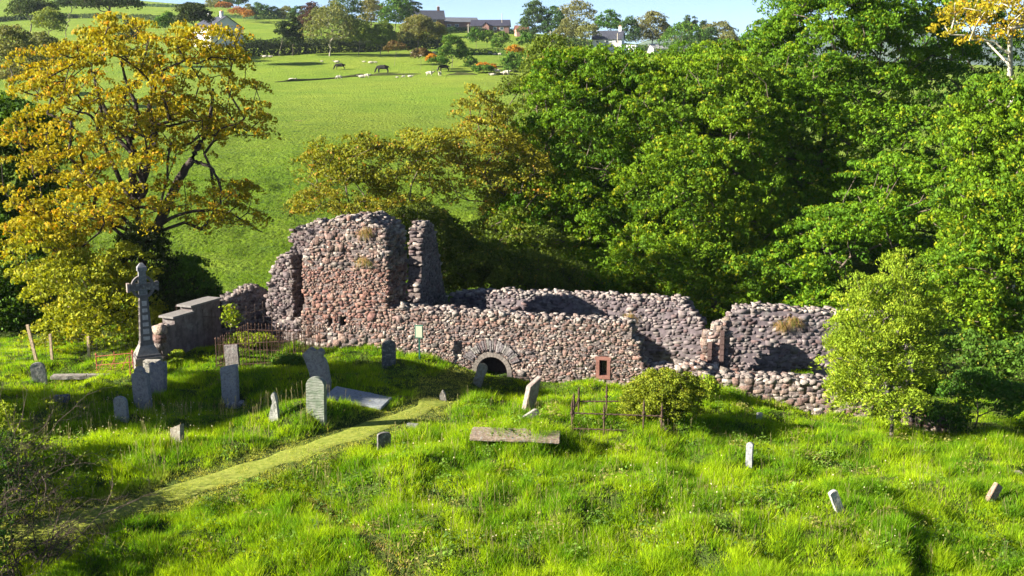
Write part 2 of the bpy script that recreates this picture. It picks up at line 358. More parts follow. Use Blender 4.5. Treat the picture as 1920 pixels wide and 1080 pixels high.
def rubble(wall, name, parent, prof, thick, z0, rng, holes=(), pal=PAL_WARM, size=(.10, .24), proud=.020, mort=(.42, .37, .35), cap=.85, big=.12,
           palf=None, rows=('f', 'b', 'm'), core_mat=None, ragged=.12, capsz=1.0, stonemat=None, depth=.15, tj=.013):
    """coursed rubble wall with a ragged top: a mortar core and individually shaped stones in one mesh"""
    ps, pz = prof[:, 0], prof[:, 1]; s0, s1 = ps[0], ps[-1]
    jn = int(rng.integers(1000))
    def top(a): return np.interp(a, ps, pz) + ragged * (vnoise(np.asarray(a) * 2.7, jn, 5) - .5)
    z0f = z0 if callable(z0) else (lambda a: z0)
    def occ(a, z, m=0.):
        if a < s0 + m or a > s1 - m or z > top(a) - m: return False
        for h in holes:
            if h(a, z): return False
        return True
    mb_v, mb_f, mb_c, n0 = [], [], [], 0
    # core
    c = .1; nx = int((s1 - s0) / c) + 1; zmin = min(z0f(s0), z0f(s1)); nz = int((pz.max() - zmin) / c) + 2
    sa = s0 + c * (np.arange(nx) + .5); za = zmin + c * (np.arange(nz) + .5)
    O = np.array([[occ(a, z, .07) for z in za] for a in sa])
    CV, CF = [], []
    def q(pts):
        k = len(CV); CV.extend(pts); CF.append((k, k + 1, k + 2, k + 3))
    t0, t1 = .0, thick
    for i in range(nx):
        for j in range(nz):
            if not O[i, j]: continue
            a0, a1, b0, b1 = sa[i] - c / 2, sa[i] + c / 2, za[j] - c / 2, za[j] + c / 2
            w4 = wall.world
            q([w4(a0, t0, b0), w4(a1, t0, b0), w4(a1, t0, b1), w4(a0, t0, b1)]); q([w4(a0, t1, b0), w4(a0, t1, b1), w4(a1, t1, b1), w4(a1, t1, b0)])
            if i == 0 or not O[i - 1, j]: q([w4(a0, t0, b0), w4(a0, t0, b1), w4(a0, t1, b1), w4(a0, t1, b0)])
            if i == nx - 1 or not O[i + 1, j]: q([w4(a1, t0, b0), w4(a1, t1, b0), w4(a1, t1, b1), w4(a1, t0, b1)])
            if j == nz - 1 or not O[i, j + 1]: q([w4(a0, t0, b1), w4(a1, t0, b1), w4(a1, t1, b1), w4(a0, t1, b1)])
            if j == 0 or not O[i, j - 1]: q([w4(a0, t0, b0), w4(a0, t1, b0), w4(a1, t1, b0), w4(a1, t0, b0)])
    C, H, K = [], [], []
    def edge(a, z): return not (occ(a - .34, z) and occ(a + .34, z) and occ(a, z + .34))
    for r in rows:
        dz = depth
        if r == 'f': ts = [dz - proud]
        elif r == 'b': ts = [thick - dz + proud]
        else: ts = [t for t in np.arange(dz * 2.6, thick - dz * 2, .28)]
        for t in ts:
            z = zmin
            while z < pz.max() + .1:
                h = size[0] + (size[1] - size[0]) * rng.random() ** 1.5; a = s0 - rng.uniform(0, .2)
                while a < s1 + .1:
                    k = rng.uniform(1.5, 2.8) if rng.random() < big else rng.uniform(.8, 1.1)
                    wd = max(.07, h * rng.uniform(1.0, 2.7)) * (1.15 if k > 1 else 1); hh = h * k
                    ac = a + wd / 2; zc = z + hh / 2 + rng.normal(0, .12) * h
                    if occ(ac, zc, .02) and zc > z0f(ac) and (r != 'm' or edge(ac, zc)):
                        C.append((ac, t + rng.normal(0, tj), zc)); H.append((wd * .5, dz, hh * .5))
                        pl = palf(ac, zc) if palf else pal
                        K.append(np.array(pl[rng.integers(len(pl))]) * rng.uniform(.6, 1.35))
                    a += wd
                z += h
    # cap stones
    a = s0
    while a < s1:
        for t in np.arange(.08, thick, .17):
            if rng.random() < cap:
                z = top(a); ww = rng.uniform(.05, .13) * capsz
                if occ(a, z - .12):
                    C.append((a + rng.normal(0, .05), t + rng.normal(0, .04), z - .02 + rng.normal(0, .035))); H.append((ww, ww * rng.uniform(.7, 1.2), ww * rng.uniform(.35, .65)))
                    K.append(np.array(CAPC[rng.integers(len(CAPC))]) * rng.uniform(.8, 1.3))
        a += .16 * capsz
    V, Fs = stones_vf(C, H, wall.u, wall.n, rng, flat=.25); V = V + wall.A
    K = np.clip(np.repeat(np.array(K), 26, 0) * BR * rng.uniform(.88, 1.12, (len(K) * 26, 1)), 0, 1)
    CVn = np.array(CV); CFn = np.array(CF); m = len(V)
    V = np.concatenate([V, CVn]); Fs = np.concatenate([Fs, CFn + m]); K = np.concatenate([K, np.broadcast_to(mort, (len(CVn), 3)) * BR])
    o = mobj(name, V, Fs, stonemat or M_STONE, parent, K)
    return o
def child_at(o, parent):
    """mesh built in world coordinates, parented to a thing standing elsewhere"""
    o.parent = parent; o.matrix_parent_inverse = Matrix.Translation(-Vector(parent.location)); return o
rg = np.random.default_rng(11)
ANG = R(-14)                                     # the church's long axis
Fp = P(1215, 700, 41); WF = Wall(Fp, ANG)
church = empty('ruined_church', (*P(950, 700, 43)[:2], 0), 'roofless ruined stone church with a round arched doorway in its long rubble wall', 'church')
def chp(o, lab=None):
    if lab: o['label'] = lab
    return child_at(o, church)
# doorway and window openings
da, dz = WF.at(922, 668); db, _ = WF.at(893, 700); dc, _ = WF.at(952, 700); DR = (dc - db) / 2; DCX = (db + dc) / 2; DCZ = dz - DR
def hole_door(a, z): return (abs(a - DCX) < DR and z < DCZ) or ((a - DCX) ** 2 + (z - DCZ) ** 2 < DR * DR)
wx0, wz1 = WF.at(1118, 668); wx1, wz0 = WF.at(1144, 711)
def hole_win(a, z): return wx0 + .02 < a < wx1 - .02 and wz0 < z < wz1
def rect_hole(W, x0, y0, x1, y1):
    a0, z1 = W.at(x0, y0); a1, z0 = W.at(x1, y1); return lambda a, z: a0 < a < a1 and z0 < z < z1
tw0 = rect_hole(WF, 602, 477, 611, 493); tw1 = rect_hole(WF, 613, 596, 624, 612); tw2 = rect_hole(WF, 634, 592, 648, 612)
pf = WF.prof([(724, 574), (760, 577), (800, 580), (850, 584), (900, 587), (950, 591), (1000, 595), (1050, 598), (1100, 600), (1150, 604), (1182, 607), (1186, 640), (1196, 645), (1203, 680), (1212, 684), (1214, 700)])
def dist_door(a, z): return math.hypot(a - DCX, max(z - DCZ, 0)) if z > DCZ else abs(a - DCX)
hd = lambda a, z: dist_door(a, z) < DR + .13 and z < DCZ + DR + .2
chp(rubble(WF, 'wall', None, pf, .9, -1.3, rg, holes=(hd, hole_win), size=(.045, .125), big=.13), 'long low sunlit rubble wall with doorway')
def palt(a, z): return PAL_RED if z > 1.2 and z < 3.6 else PAL_WARM
tprof = WF.prof([(566, 640), (570, 575), (567, 530), (568, 490), (576, 466), (588, 444), (606, 426), (640, 412), (672, 410), (702, 417), (720, 430), (728, 456)])
def sortp(p):
    p = p.copy(); s = p[0, 0]
    for i in range(1, len(p)): p[i, 0] = max(p[i, 0], p[i - 1, 0] + 1e-3)
    return p
tprof = sortp(tprof)
chp(rubble(WF, 'tower_wall', None, tprof, 2.1, -.5, rg, holes=(tw0, tw1, tw2), size=(.055, .16), big=.18, palf=palt, cap=1, ragged=.3), 'tall lit block of pinkish stones with a small square hole')
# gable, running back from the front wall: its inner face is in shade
ga = WF.world(*[WF.at(722, 640)[0], 0, 0]); WG = Wall(ga, ANG + R(90)); WG.n = -WG.n * 1   # n points to the west, away from the visible face
WG.n = np.array([-math.cos(ANG), -math.sin(ANG), 0.])
gprof = WG.prof([(750, 575), (760, 580), (786, 578), (789, 530), (792, 460), (795, 432), (800, 418), (812, 420), (817, 440), (824, 480), (829, 520), (836, 556), (846, 575)])
gprof = sortp(gprof); gprof[0, 0] = 1.9
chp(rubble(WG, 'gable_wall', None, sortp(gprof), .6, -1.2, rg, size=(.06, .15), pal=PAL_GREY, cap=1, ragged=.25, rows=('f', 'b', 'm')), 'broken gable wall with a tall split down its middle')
# rear wall of the nave
na = P(1318, 690, 46.6); WN = Wall(na, ANG)
nprof = WN.prof([(846, 551), (870, 551), (900, 550), (960, 549), (1060, 553), (1150, 556), (1220, 560), (1280, 563), (1290, 572), (1300, 580), (1306, 592), (1318, 604), (1320, 690)])
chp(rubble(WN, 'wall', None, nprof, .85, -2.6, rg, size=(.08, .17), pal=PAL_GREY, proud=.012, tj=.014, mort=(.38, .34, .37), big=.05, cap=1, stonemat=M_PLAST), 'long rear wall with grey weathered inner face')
# chancel wall and the jamb pier beside it
ea = P(1365, 700, 45.2); WE = Wall(ea, R(-5))
ar, az_ = WE.at(1505, 694)
harch = lambda a, z: ((a - ar) / .75) ** 2 + ((z - az_ + .35) / .45) ** 2 < 1 and z < az_ + .1
eprof = WE.prof([(1365, 604), (1374, 590), (1382, 580), (1420, 577), (1470, 578), (1540, 585), (1600, 588), (1660, 590), (1700, 598), (1712, 640), (1716, 700)])
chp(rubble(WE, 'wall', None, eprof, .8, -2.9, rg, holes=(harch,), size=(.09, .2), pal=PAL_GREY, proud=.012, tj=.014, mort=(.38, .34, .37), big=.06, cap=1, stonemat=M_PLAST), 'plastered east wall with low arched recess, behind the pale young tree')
pa = P(1345, 700, 43.6); WP = Wall(pa, ANG)
pprof = WP.prof([(1318, 672), (1320, 640), (1324, 626), (1336, 624), (1340, 610), (1362, 608), (1366, 640), (1367, 700)])
chp(rubble(WP, 'pier', None, sortp(pprof), .7, -2.2, rg, size=(.12, .24), big=.2, cap=1), 'jagged sunlit pier of rounded stones')
for x, y0, y1 in ((1330, 640, 690), (1352, 628, 700)):
    mb = MB()
    p0 = WP.at(x, y1); p1 = WP.at(x, y0); 
    z = p0[1]
    while z < p1[1]:
        h = rg.uniform(.2, .34); mb.box(WP.world(p0[0], -.08 if x < 1340 else -.02, z + h / 2), (.085, .11, h / 2 - .012), ANG, np.array((.085, .055, .05)) * rg.uniform(.8, 1.15)); z += h
    chp(mb.build('door_jamb', M_SAND))
# doorway arch of dressed stones, relieving arch of thin slabs over it
mb = MB(); K = 17
def arch_block(r0, r1, t0, t1, y0, y1, c):
    pts = []
    for yy in (y0, y1):
        for r, t in ((r0, t0), (r1, t0), (r1, t1), (r0, t1)):
            pts.append(WF.world(DCX + r * math.cos(t), yy, DCZ + r * math.sin(t)))
    mb.add(pts, [(0, 1, 2, 3), (7, 6, 5, 4), (0, 4, 5, 1), (1, 5, 6, 2), (2, 6, 7, 3), (3, 7, 4, 0)], c)
for k in range(K):
    t0 = math.pi * k / K; t1 = math.pi * (k + 1) / K - .012
    arch_block(DR - .02, DR + .17, t0, t1, -.035, .34, np.array((.155, .135, .12)) * rg.uniform(.82, 1.08))
for sgn in (-1, 1):
    z = -1.1
    while z < DCZ - .02:
        h = min(rg.uniform(.22, .36), DCZ - z); mb.box(WF.world(DCX + sgn * (DR + .075), .15, z + h / 2), (.095, .185, h / 2 - .006), ANG, np.array((.155, .135, .12)) * rg.uniform(.8, 1.08)); z += h
chp(mb.build('doorway_arch', M_DRESS), 'pale dressed stone arch framing the doorway')
mb = MB()
for k in range(26):
    t = R(28) + R(124) * k / 25; r = DR + .45 + rg.normal(0, .03); L = .24 + rg.normal(0, .03)
    c = WF.world(DCX + r * math.cos(t), -.012, DCZ + r * math.sin(t)); er = WF.u * math.cos(t) + np.array([0, 0, math.sin(t)]); et = WF.u * -math.sin(t) + np.array([0, 0, math.cos(t)])
    hv = .042 * rg.uniform(.7, 1.1)
    V = [c + er * L * a * .8 + et * hv * b * (1 + .3 * a) + WF.n * .06 * d for a in (-1, 1) for b in (-1, 1) for d in (-1, 1)]
    mb.add(V, [(0, 1, 3, 2), (4, 6, 7, 5), (0, 4, 5, 1), (2, 3, 7, 6), (0, 2, 6, 4), (1, 5, 7, 3)], np.array(PAL_GREY[rg.integers(6)]) * rg.uniform(.3, .55))
chp(mb.build('relieving_arch', M_STONE), 'fan of thin stones set on edge above the doorway')
# window
mb = MB(); cw = (.18, .085, .068); wm = (wx0 + wx1) / 2; fw = .13
for a, b, ha, hb in ((wm, wz1 - fw / 2, (wx1 - wx0) / 2 + .03, fw / 2), (wm, wz0 + fw / 2, (wx1 - wx0) / 2, fw / 2)): mb.box(WF.world(a, .05, b), (ha, .1, hb), ANG, cw)
for sg in (-1, 1):
    z = wz0 + fw
    while z < wz1 - fw - .01:
        h = min(rg.uniform(.22, .32), wz1 - fw - z); mb.box(WF.world(wm + sg * ((wx1 - wx0) / 2 - fw / 2), .052, z + h / 2), (fw / 2, .1, h / 2 - .004), ANG, np.array(cw) * rg.uniform(.85, 1.1)); z += h
_m = mb; mb = MB()
for k in range(9):
    w_ = 2 * DR / 9; mb.box(WF.world(DCX - DR + w_ * (k + .5), .62 + .004 * (k % 2), DCZ - .35), (w_ / 2 - .004, .03, 1.3), ANG, (.025, .018, .02))  # added near-black planks stand for the unlit interior seen through the arch
chp(mb.build('door', M_WOOD), 'dark planks added for the unlit interior deep in the arched doorway'); mb = _m
fr = mb.build('window', M_SAND); chp(fr, 'small window framed in red sandstone')
mb = MB(); iw = (wx1 - wx0) / 2 - fw
mb.box(WF.world(wm, .42, (wz0 + wz1) / 2), (iw + .04, .012, (wz1 - wz0) / 2 - fw + .04), ANG, (.03, .035, .05)); pn = mb.build('pane', M_GLASS); pn.parent = fr
mb = MB()
for a in np.linspace(-iw, iw, 4)[1:-1]: mb.tube([WF.world(wm + a, .12, wz0 + fw - .02), WF.world(wm + a, .12, wz1 - fw + .02)], .012, 5)
for z in np.linspace(wz0 + fw, wz1 - fw, 8)[1:-1]: mb.tube([WF.world(wm - iw - .02, .125, z), WF.world(wm + iw + .02, .125, z)], .01, 5)
gr = mb.build('grille', M_DARK); gr.parent = fr
# western stub wall and the wall stretch behind the tower, their shade put into grey stone colours
sa_ = P(548, 640, 46.3); WS = Wall(sa_, ANG)
chp(rubble(WS, 'wall', None, sortp(WS.prof([(500, 560), (506, 530), (514, 494), (524, 480), (546, 478), (549, 500), (546, 560), (548, 650)])), .8, -.6, rg, size=(.07, .17), pal=PAL_GREY, cap=1), 'narrow upright stub of broken wall left of the gap')
ba = P(552, 620, 47.5); WB = Wall(ba, ANG)
chp(rubble(WB, 'wall', None, sortp(WB.prof([(546, 450), (549, 440), (560, 428), (580, 418), (600, 412), (612, 440), (620, 640)])), .7, -.6, rg, size=(.1, .2), pal=PAL_GREY, cap=1, ragged=.3), 'dark ragged wall edge behind the tall block')
bb = P(556, 620, 44.9); WQ = Wall(bb, ANG)
chp(rubble(WQ, 'wall', None, sortp(WQ.prof([(512, 612), (530, 604), (552, 600), (566, 598), (568, 660)])), .7, -.6, rg, size=(.1, .22), pal=PAL_GREY, cap=1), 'low broken footing closing the gap')  # shade on this footing painted in by the grey stone palette
# low rubble wall east of the nave (its own stretch) and tumbled stones
lprof = WF.prof([(1216, 694), (1240, 692), (1280, 688), (1320, 690), (1330, 704), (1400, 708), (1470, 712), (1530, 720), (1575, 726), (1600, 735), (1640, 745)])
lz = lambda a: -3.0
lw = rubble(WF, 'low_wall', None, lprof, 1.1, -2.8, rg, size=(.09, .2), big=.14, cap=1, capsz=1.25, ragged=.1)
chp(lw, 'knee high remains of wall with loose stones on top')
mb_c, mb_h, mb_k = [], [], []
for k in range(60):
    x = rg.uniform(1262, 1345); d = rg.random(); y = 700 - (x - 1262) * .12 - (14 if x > 1310 else 0) + d * 12
    a, z = WP.at(x, y); sz = rg.uniform(.08, .2); mb_c.append((a, rg.uniform(-1.2, .3), z - .1)); mb_h.append((sz, sz * .9, sz * .7)); mb_k.append(np.array(CAPC[rg.integers(5)]) * rg.uniform(.7, 1))
V, Fs = stones_vf(mb_c, mb_h, WP.u, WP.n, rg, .3, .3)
chp(mobj('tumbled_stones', V + WP.A, Fs, M_STONE, None, np.repeat(np.array(mb_k), 26, 0)), 'heap of fallen stones at the foot of the pier')
# church floor debris is grassed ground
# rendered stepped wall on the left
W1a = P(306, 690, 42.6); W1b = P(418, 690, 46.0); ang1 = math.atan2(W1b[1] - W1a[1], W1b[0] - W1a[0]); W1 = Wall(W1a, ang1)
swall = empty('stepped_wall', (W1a[0], W1a[1], gz(W1a[0], W1a[1])), 'rendered grey wall stepping up in three slabs towards the ruin, behind the iron railings', 'wall')
mb = MB(); L1 = np.hypot(*(W1b - W1a)[:2])
steps = [(.0, .22, 612), (.22, .52, 592), (.52, 1.0, 568)]
caps = MB()
for a0, a1, py in steps:
    _, zt = W1.at(300 + 115 * (a0 + a1) / 2, py); s0, s1 = L1 * a0, L1 * a1
    nb = 6
    for k in range(nb):
        q0 = s0 + (s1 - s0) * k / nb; q1 = s0 + (s1 - s0) * (k + 1) / nb; mb.box(W1.world((q0 + q1) / 2, .3, (zt - 1) / 2), ((q1 - q0) / 2 + .001, .3 + rg.uniform(0, .012), (zt + 1) / 2), ang1, np.array((.12, .10, .10)) * rg.uniform(.9, 1.08))
    if a0 > 0: caps.box(W1.world((s0 + s1) / 2 - .06, .3, zt + .04), ((s1 - s0) / 2 + .09, .37, .04), ang1, (.17, .16, .155))
child_at(mb.build('wall_body', M_PLAST), swall); child_at(caps.build('coping', M_DRESS), swall)
e0 = Wall(W1a, ang1 + R(90)); e0.n = np.array([math.cos(ang1), math.sin(ang1), 0]); _, zt = W1.at(306, 614)
child_at(rubble(e0, 'wall_end', None, np.array([(0, zt), (.6, zt)]), .5, -.6, rg, size=(.12, .24), pal=PAL_WARM, rows=('f',), proud=.09, ragged=.02, cap=.6), swall)
W2a = W1b + np.array([.05, .1, 0]); W2b = P(505, 690, 47.2); ang2 = math.atan2(W2b[1] - W2a[1], W2b[0] - W2a[0]); W2 = Wall(W2a, ang2)
rwall = empty('rubble_wall', (W2a[0], W2a[1], 0), 'dark ragged rubble wall in shade between the stepped wall and the stub', 'wall')
child_at(rubble(W2, 'wall_body', None, sortp(W2.prof([(416, 566), (430, 558), (450, 548), (466, 540), (480, 538), (500, 543), (508, 552)])), .7, -.8, rg, size=(.1, .2), pal=PAL_GREY, cap=1, ragged=.25), rwall)

# ------------------------------------------------------------------ foliage
def leaves(pos, d, nrm, L, Wd, droop=.2):
    """rhombic leaves: pos (n,3), direction d, normal nrm"""
    d = d / (np.linalg.norm(d, axis=1, keepdims=True) + 1e-9); s = np.cross(nrm, d); s /= (np.linalg.norm(s, axis=1, keepdims=True) + 1e-9)
    nn = np.cross(d, s); L = L[:, None]
    v = np.stack([pos, pos + d * L * .45 + s * L * Wd * .5, pos + d * L - nn * L * droop, pos + d * L * .45 - s * L * Wd * .5], 1)
    n = len(pos); return v.reshape(-1, 3), np.arange(n * 4).reshape(n, 4)
def rdir(rng, n):
    v = rng.normal(0, 1, (n, 3)); return v / np.linalg.norm(v, axis=1, keepdims=True)
def grow(rng, trunk, targets, r_tip, exp=2.3, sag=0.1):
    """join every target to the nearest part of the growing tree, radii by the pipe model"""
    nodes = [np.array(p) for p in trunk]; par = [-1] + list(range(len(trunk) - 1))
    base = nodes[0]; order = np.argsort([np.linalg.norm(t - nodes[-1]) for t in targets])
    for k in order:
        t = targets[k]; A = np.array(nodes); dv = t - A; dist = np.linalg.norm(dv, axis=1)
        cost = dist + 1.6 * np.maximum(0, A[:, 2] - t[2] + .25 * dist) ; cost[0] += 3
        j = int(np.argmin(cost)); n = max(1, int(dist[j] / .75)); p0 = A[j]
        prev = j; bend = rng.normal(0, .09 * dist[j], 3)
        for i in range(1, n + 1):
            f = i / n; q = p0 + (t - p0) * f + bend * math.sin(math.pi * f) + np.array([0, 0, -sag * dist[j] * math.sin(math.pi * f)]) * .5
            nodes.append(q + (rng.normal(0, .03, 3) if i < n else 0)); par.append(prev); prev = len(nodes) - 1
    w = np.zeros(len(nodes)); kids = [0] * len(nodes)
    for p in par:
        if p >= 0: kids[p] += 1
    for i in range(len(nodes) - 1, -1, -1):
        if kids[i] == 0: w[i] += r_tip ** exp
        if par[i] >= 0: w[par[i]] += w[i]
    return np.array(nodes), par, w ** (1 / exp)
def limbs(nodes, par, rad, rmin=.004, ns=5, skip=0, flare=1.0):
    V, Fs = [], []; n = len(nodes); m = 0
    for i in range(1, n):
        p = par[i]; 
        if rad[i] < skip: continue
        a, b = nodes[p], nodes[i]; d = b - a; l = np.linalg.norm(d)
        if l < 1e-6: continue
        d /= l; x = np.cross(d, [0, 0, 1.] if abs(d[2]) < .9 else [1., 0, 0]); x /= np.linalg.norm(x); y = np.cross(d, x)
        r0, r1 = max(min(rad[p], rad[i] * 1.35), rmin), max(rad[i], rmin)
        a = a - d * r0 * .3
        for q, r in ((a, r0), (b, r1)):
            for k in range(ns): t = 2 * math.pi * k / ns; V.append(q + r * (x * math.cos(t) + y * math.sin(t)))
        Fs += [(m + k, m + (k + 1) % ns, m + ns + (k + 1) % ns, m + ns + k) for k in range(ns)]; m += 2 * ns
    return np.array(V), np.array(Fs)
C_SYC = dict(c1=(.135, .25, .008), c2=(.036, .11, .009), tip=(.25, .28, .010), ptip=.5)
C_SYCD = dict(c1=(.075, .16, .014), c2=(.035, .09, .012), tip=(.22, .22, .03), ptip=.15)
C_ORA = dict(c1=(.37, .29, .014), c2=(.19, .19, .012), tip=(.54, .23, .012), ptip=.55)
C_OLV = dict(c1=(.24, .25, .02), c2=(.12, .15, .02), tip=(.38, .18, .04), ptip=.28)
C_PALE = dict(c1=(.24, .33, .02), c2=(.12, .21, .018), tip=(.34, .37, .04), ptip=.3)
C_DARK = dict(c1=(.045, .075, .018), c2=(.022, .042, .012), tip=(.08, .10, .02), ptip=.1)
def blob(px, py, Y, rx, ry, rz=None):
    """ellipsoid from its place and size in the photograph"""
    c = P(px, py, Y); m = mpp(Y, c[2]); return (*c, rx * m, rz if rz else rx * m, ry * m)
def tree(name, label, cat, base, blobs, nb=120, pad=(1.1, .45), tufts=20, lpt=8, leaf=.2, cols=C_SYC, tr=.02, group=None, seed=1,
         trunk_top=None, bark=(.10, .08, .06), fill=.15, up=.75, mat=None, ns=5, shell=.55, width=.72, lean=None, skip=0, dome=1.15, trunk_pts=None, low=-.75):
    rng = np.random.default_rng(seed); B = np.array(blobs, float); base = np.array(base, float)
    root = empty(name, base, label, cat, group)
    ctr = B[:, :3].mean(0); top = np.array(trunk_top if trunk_top is not None else [ctr[0], ctr[1], base[2] + (ctr[2] - base[2]) * .85])
    vol = (B[:, 3] * B[:, 4] + B[:, 3] * B[:, 5]); pr = vol / vol.sum(); T = []
    while len(T) < nb:
        k = rng.choice(len(B), p=pr); d = rdir(rng, 1)[0]
        if d[2] < low: continue
        r = rng.uniform(shell, 1) ** .7; p = B[k, :3] + d * B[k, 3:] * r
        if p[2] < base[2] + .25: continue
        inside = any(np.sum(((p - b[:3]) / (b[3:] * .62)) ** 2) < 1 for j, b in enumerate(B) if j != k)
        if inside and rng.random() > fill: continue
        T.append(p)
    T = np.array(T)
    if trunk_pts is not None: trunk = [base - np.array([0, 0, .3])] + [np.array(q) for q in trunk_pts]
    else:
        trunk = [base - np.array([0, 0, .3])]; n = max(3, int((top[2] - base[2]) / .8))
        for i in range(1, n + 1): trunk.append(base + (top - base) * i / n + rng.normal(0, .06 + .015 * n, 3) * [1, 1, .3])
    nodes, par, rad = grow(rng, trunk, T, tr)
    V, Fs = limbs(nodes, par, rad, .004, ns, skip)
    tk = mobj('trunk', V - base, Fs, M_BARK, root, np.broadcast_to(bark, (len(V), 3)), smooth=True)
    # leaf tufts on layered pads
    nT = len(T); out = T - ctr; out /= np.linalg.norm(out, axis=1, keepdims=True) + 1e-9
    psz = rng.uniform(.7, 1.25, nT)
    tp = np.repeat(T, tufts, 0); n = len(tp); a = rng.uniform(0, 2 * math.pi, n); rr = np.sqrt(rng.random(n)); ps = np.repeat(psz, tufts) * pad[0]
    off = np.stack([rr * np.cos(a) * ps, rr * np.sin(a) * ps, (np.sqrt(1 - rr ** 2 * .9) - .5) * pad[1] * np.repeat(psz, tufts) + rng.normal(0, .12 * pad[1], n)], -1)
    off[:, 2] -= (off * np.repeat(out, tufts, 0) * [1, 1, 0]).sum(1) * .35
    tp = tp + off; axis = np.array([0, 0, 1.]) * up * .6 + np.repeat(out, tufts, 0) * .4 + off * 1.0 / pad[0] + rng.normal(0, .16, (n, 3)); axis /= np.linalg.norm(axis, axis=1, keepdims=True)
    tv = np.array([rng.uniform(.94, 1.1), rng.uniform(.94, 1.03), .9]) * rng.uniform(.9, 1.08); c1, c2, tip = (np.array(cols[k]) * tv for k in ('c1', 'c2', 'tip'))
    bm = np.repeat(rng.random(nT) ** 1.2, tufts)[:, None] * .6 + rng.random((n, 1)) * .4; tc = c1 * (1 - bm) + c2 * bm
    istip = rng.random(n) < cols['ptip'] * (1.3 - 1.0 * rr)
    # leaves: each tuft is a small dome of overlapping leaves, crown ones yellowed as young growth and sunlit tops
    lpt = int(lpt * dome); m = n * lpt; ax = np.repeat(axis, lpt, 0); ax = ax + np.array([0, 0, .35]); ax /= np.linalg.norm(ax, axis=1, keepdims=True)
    e1 = np.cross(ax, rdir(rng, m)); e1 /= np.linalg.norm(e1, axis=1, keepdims=True) + 1e-9
    th = np.arccos(1 - rng.random(m) * 1.15); nr = ax * np.cos(th)[:, None] + e1 * np.sin(th)[:, None]; dl = e1 * np.cos(th)[:, None] - ax * np.sin(th)[:, None] + np.cross(nr, e1) * rng.normal(0, .5, (m, 1))
    rt = np.repeat(leaf * rng.uniform(1.0, 2.1, n), lpt)[:, None]; p = np.repeat(tp, lpt, 0) + nr * rt * [1, 1, .75] * rng.uniform(.75, 1.05, (m, 1)) - dl * leaf * .4
    topness = (np.cos(th) > .55)[:, None]; nr = nr + rng.normal(0, .25, (m, 3)); L = leaf * rng.uniform(.6, 1.15, m)
    V, Fs = leaves(p - base, dl, nr, L, width, .22)
    istip = istip & (np.repeat(rng.random(nT), tufts) < .75); tt = np.repeat(istip, lpt)[:, None] & topness & (rng.random((m, 1)) < .85); lc = np.repeat(tc, lpt, 0) * rng.uniform(.75, 1.25, (m, 1)); lc = np.where(tt, (tip * .65 + lc * .35) * rng.uniform(.75, 1.15, (m, 1)), lc)
    mobj('crown', V, Fs, mat or M_LEAF, root, np.repeat(np.clip(lc, 0, 1), 4, 0))
    return root
def base_of(px, py): return G(px, py)
def stand(px, Y):
    x = (px - 960) / F * mpp(Y) * F; return np.array([x, Y, gz(x, Y)])
exec_far = True

# --- big sycamores behind the church
GS = 'sycamores in the dense wood right of and behind the ruin'
def syc(label, px, Y, bl, nb, seed, **kw):
    a = dict(pad=(.95, .85), tufts=21, lpt=14, leaf=.165, cols=C_SYC, tr=.02, group=GS, seed=seed, fill=.3, shell=.4)
    a.update(kw); return tree('sycamore_tree', label, 'tree', stand(px, Y), bl, int(nb * 1.15), **a)
syc('bushy green sycamore behind the long rear wall, at the left end of the dense wood', 1120, 63,
    [blob(1110, 240, 65, 150, 150), blob(1050, 420, 63, 130, 130), blob(1180, 420, 65, 120, 140), blob(1090, 152, 66, 105, 58), blob(1180, 150, 67, 70, 45), blob(1110, 530, 61, 150, 60)], 410, 101)
syc('broad sycamore over the right end of the rear wall, with dark hollow beneath', 1340, 61,
    [blob(1330, 240, 63, 140, 140), blob(1270, 390, 60, 120, 130), blob(1380, 400, 61, 110, 140), blob(1300, 140, 70, 85, 50), blob(1320, 500, 58, 140, 55), blob(1400, 200, 66, 95, 95), blob(1360, 130, 72, 80, 40), blob(1350, 560, 57, 130, 45), blob(1230, 490, 59, 90, 60)], 470, 102)
syc('tallest sycamore, its rounded crown reaching the top of the picture right of centre', 1560, 66,
    [blob(1560, 130, 68, 165, 160), blob(1500, 270, 65, 130, 140), blob(1650, 300, 65, 140, 150), blob(1560, 30, 68, 120, 90), blob(1520, 420, 64, 140, 90), blob(1690, 70, 70, 130, 130), blob(1470, 120, 69, 80, 90), blob(1480, 200, 66, 90, 70)], 540, 103)
syc('sycamore with tiered sprays hanging low over the chancel wall', 1610, 56,
    [blob(1480, 505, 57, 100, 45), blob(1600, 430, 57, 120, 70), blob(1700, 370, 56, 110, 90), blob(1560, 560, 56, 130, 40)], 150, 104, pad=(1.0, .3))
syc('leafy sycamore at the right edge with bright layered branches over the dark gate corner', 1890, 52,
    [blob(1880, 250, 53, 110, 110), blob(1870, 400, 51, 120, 110), blob(1830, 540, 50, 110, 100), blob(1930, 620, 50, 110, 70), blob(1990, 350, 53, 130, 200)], 330, 105)
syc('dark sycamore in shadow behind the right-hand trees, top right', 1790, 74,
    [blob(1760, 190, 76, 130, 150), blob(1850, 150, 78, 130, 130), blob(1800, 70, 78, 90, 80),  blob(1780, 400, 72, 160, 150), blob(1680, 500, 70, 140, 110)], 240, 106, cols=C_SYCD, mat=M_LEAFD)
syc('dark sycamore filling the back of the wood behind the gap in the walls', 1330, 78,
    [blob(1240, 420, 80, 200, 150), blob(1450, 430, 80, 200, 160), blob(1100, 450, 76, 160, 100), blob(1250, 240, 80, 130, 110), blob(1440, 240, 80, 140, 110), blob(1130, 270, 77, 110, 110)], 420, 107, cols=C_SYCD, mat=M_LEAFD, leaf=.3)
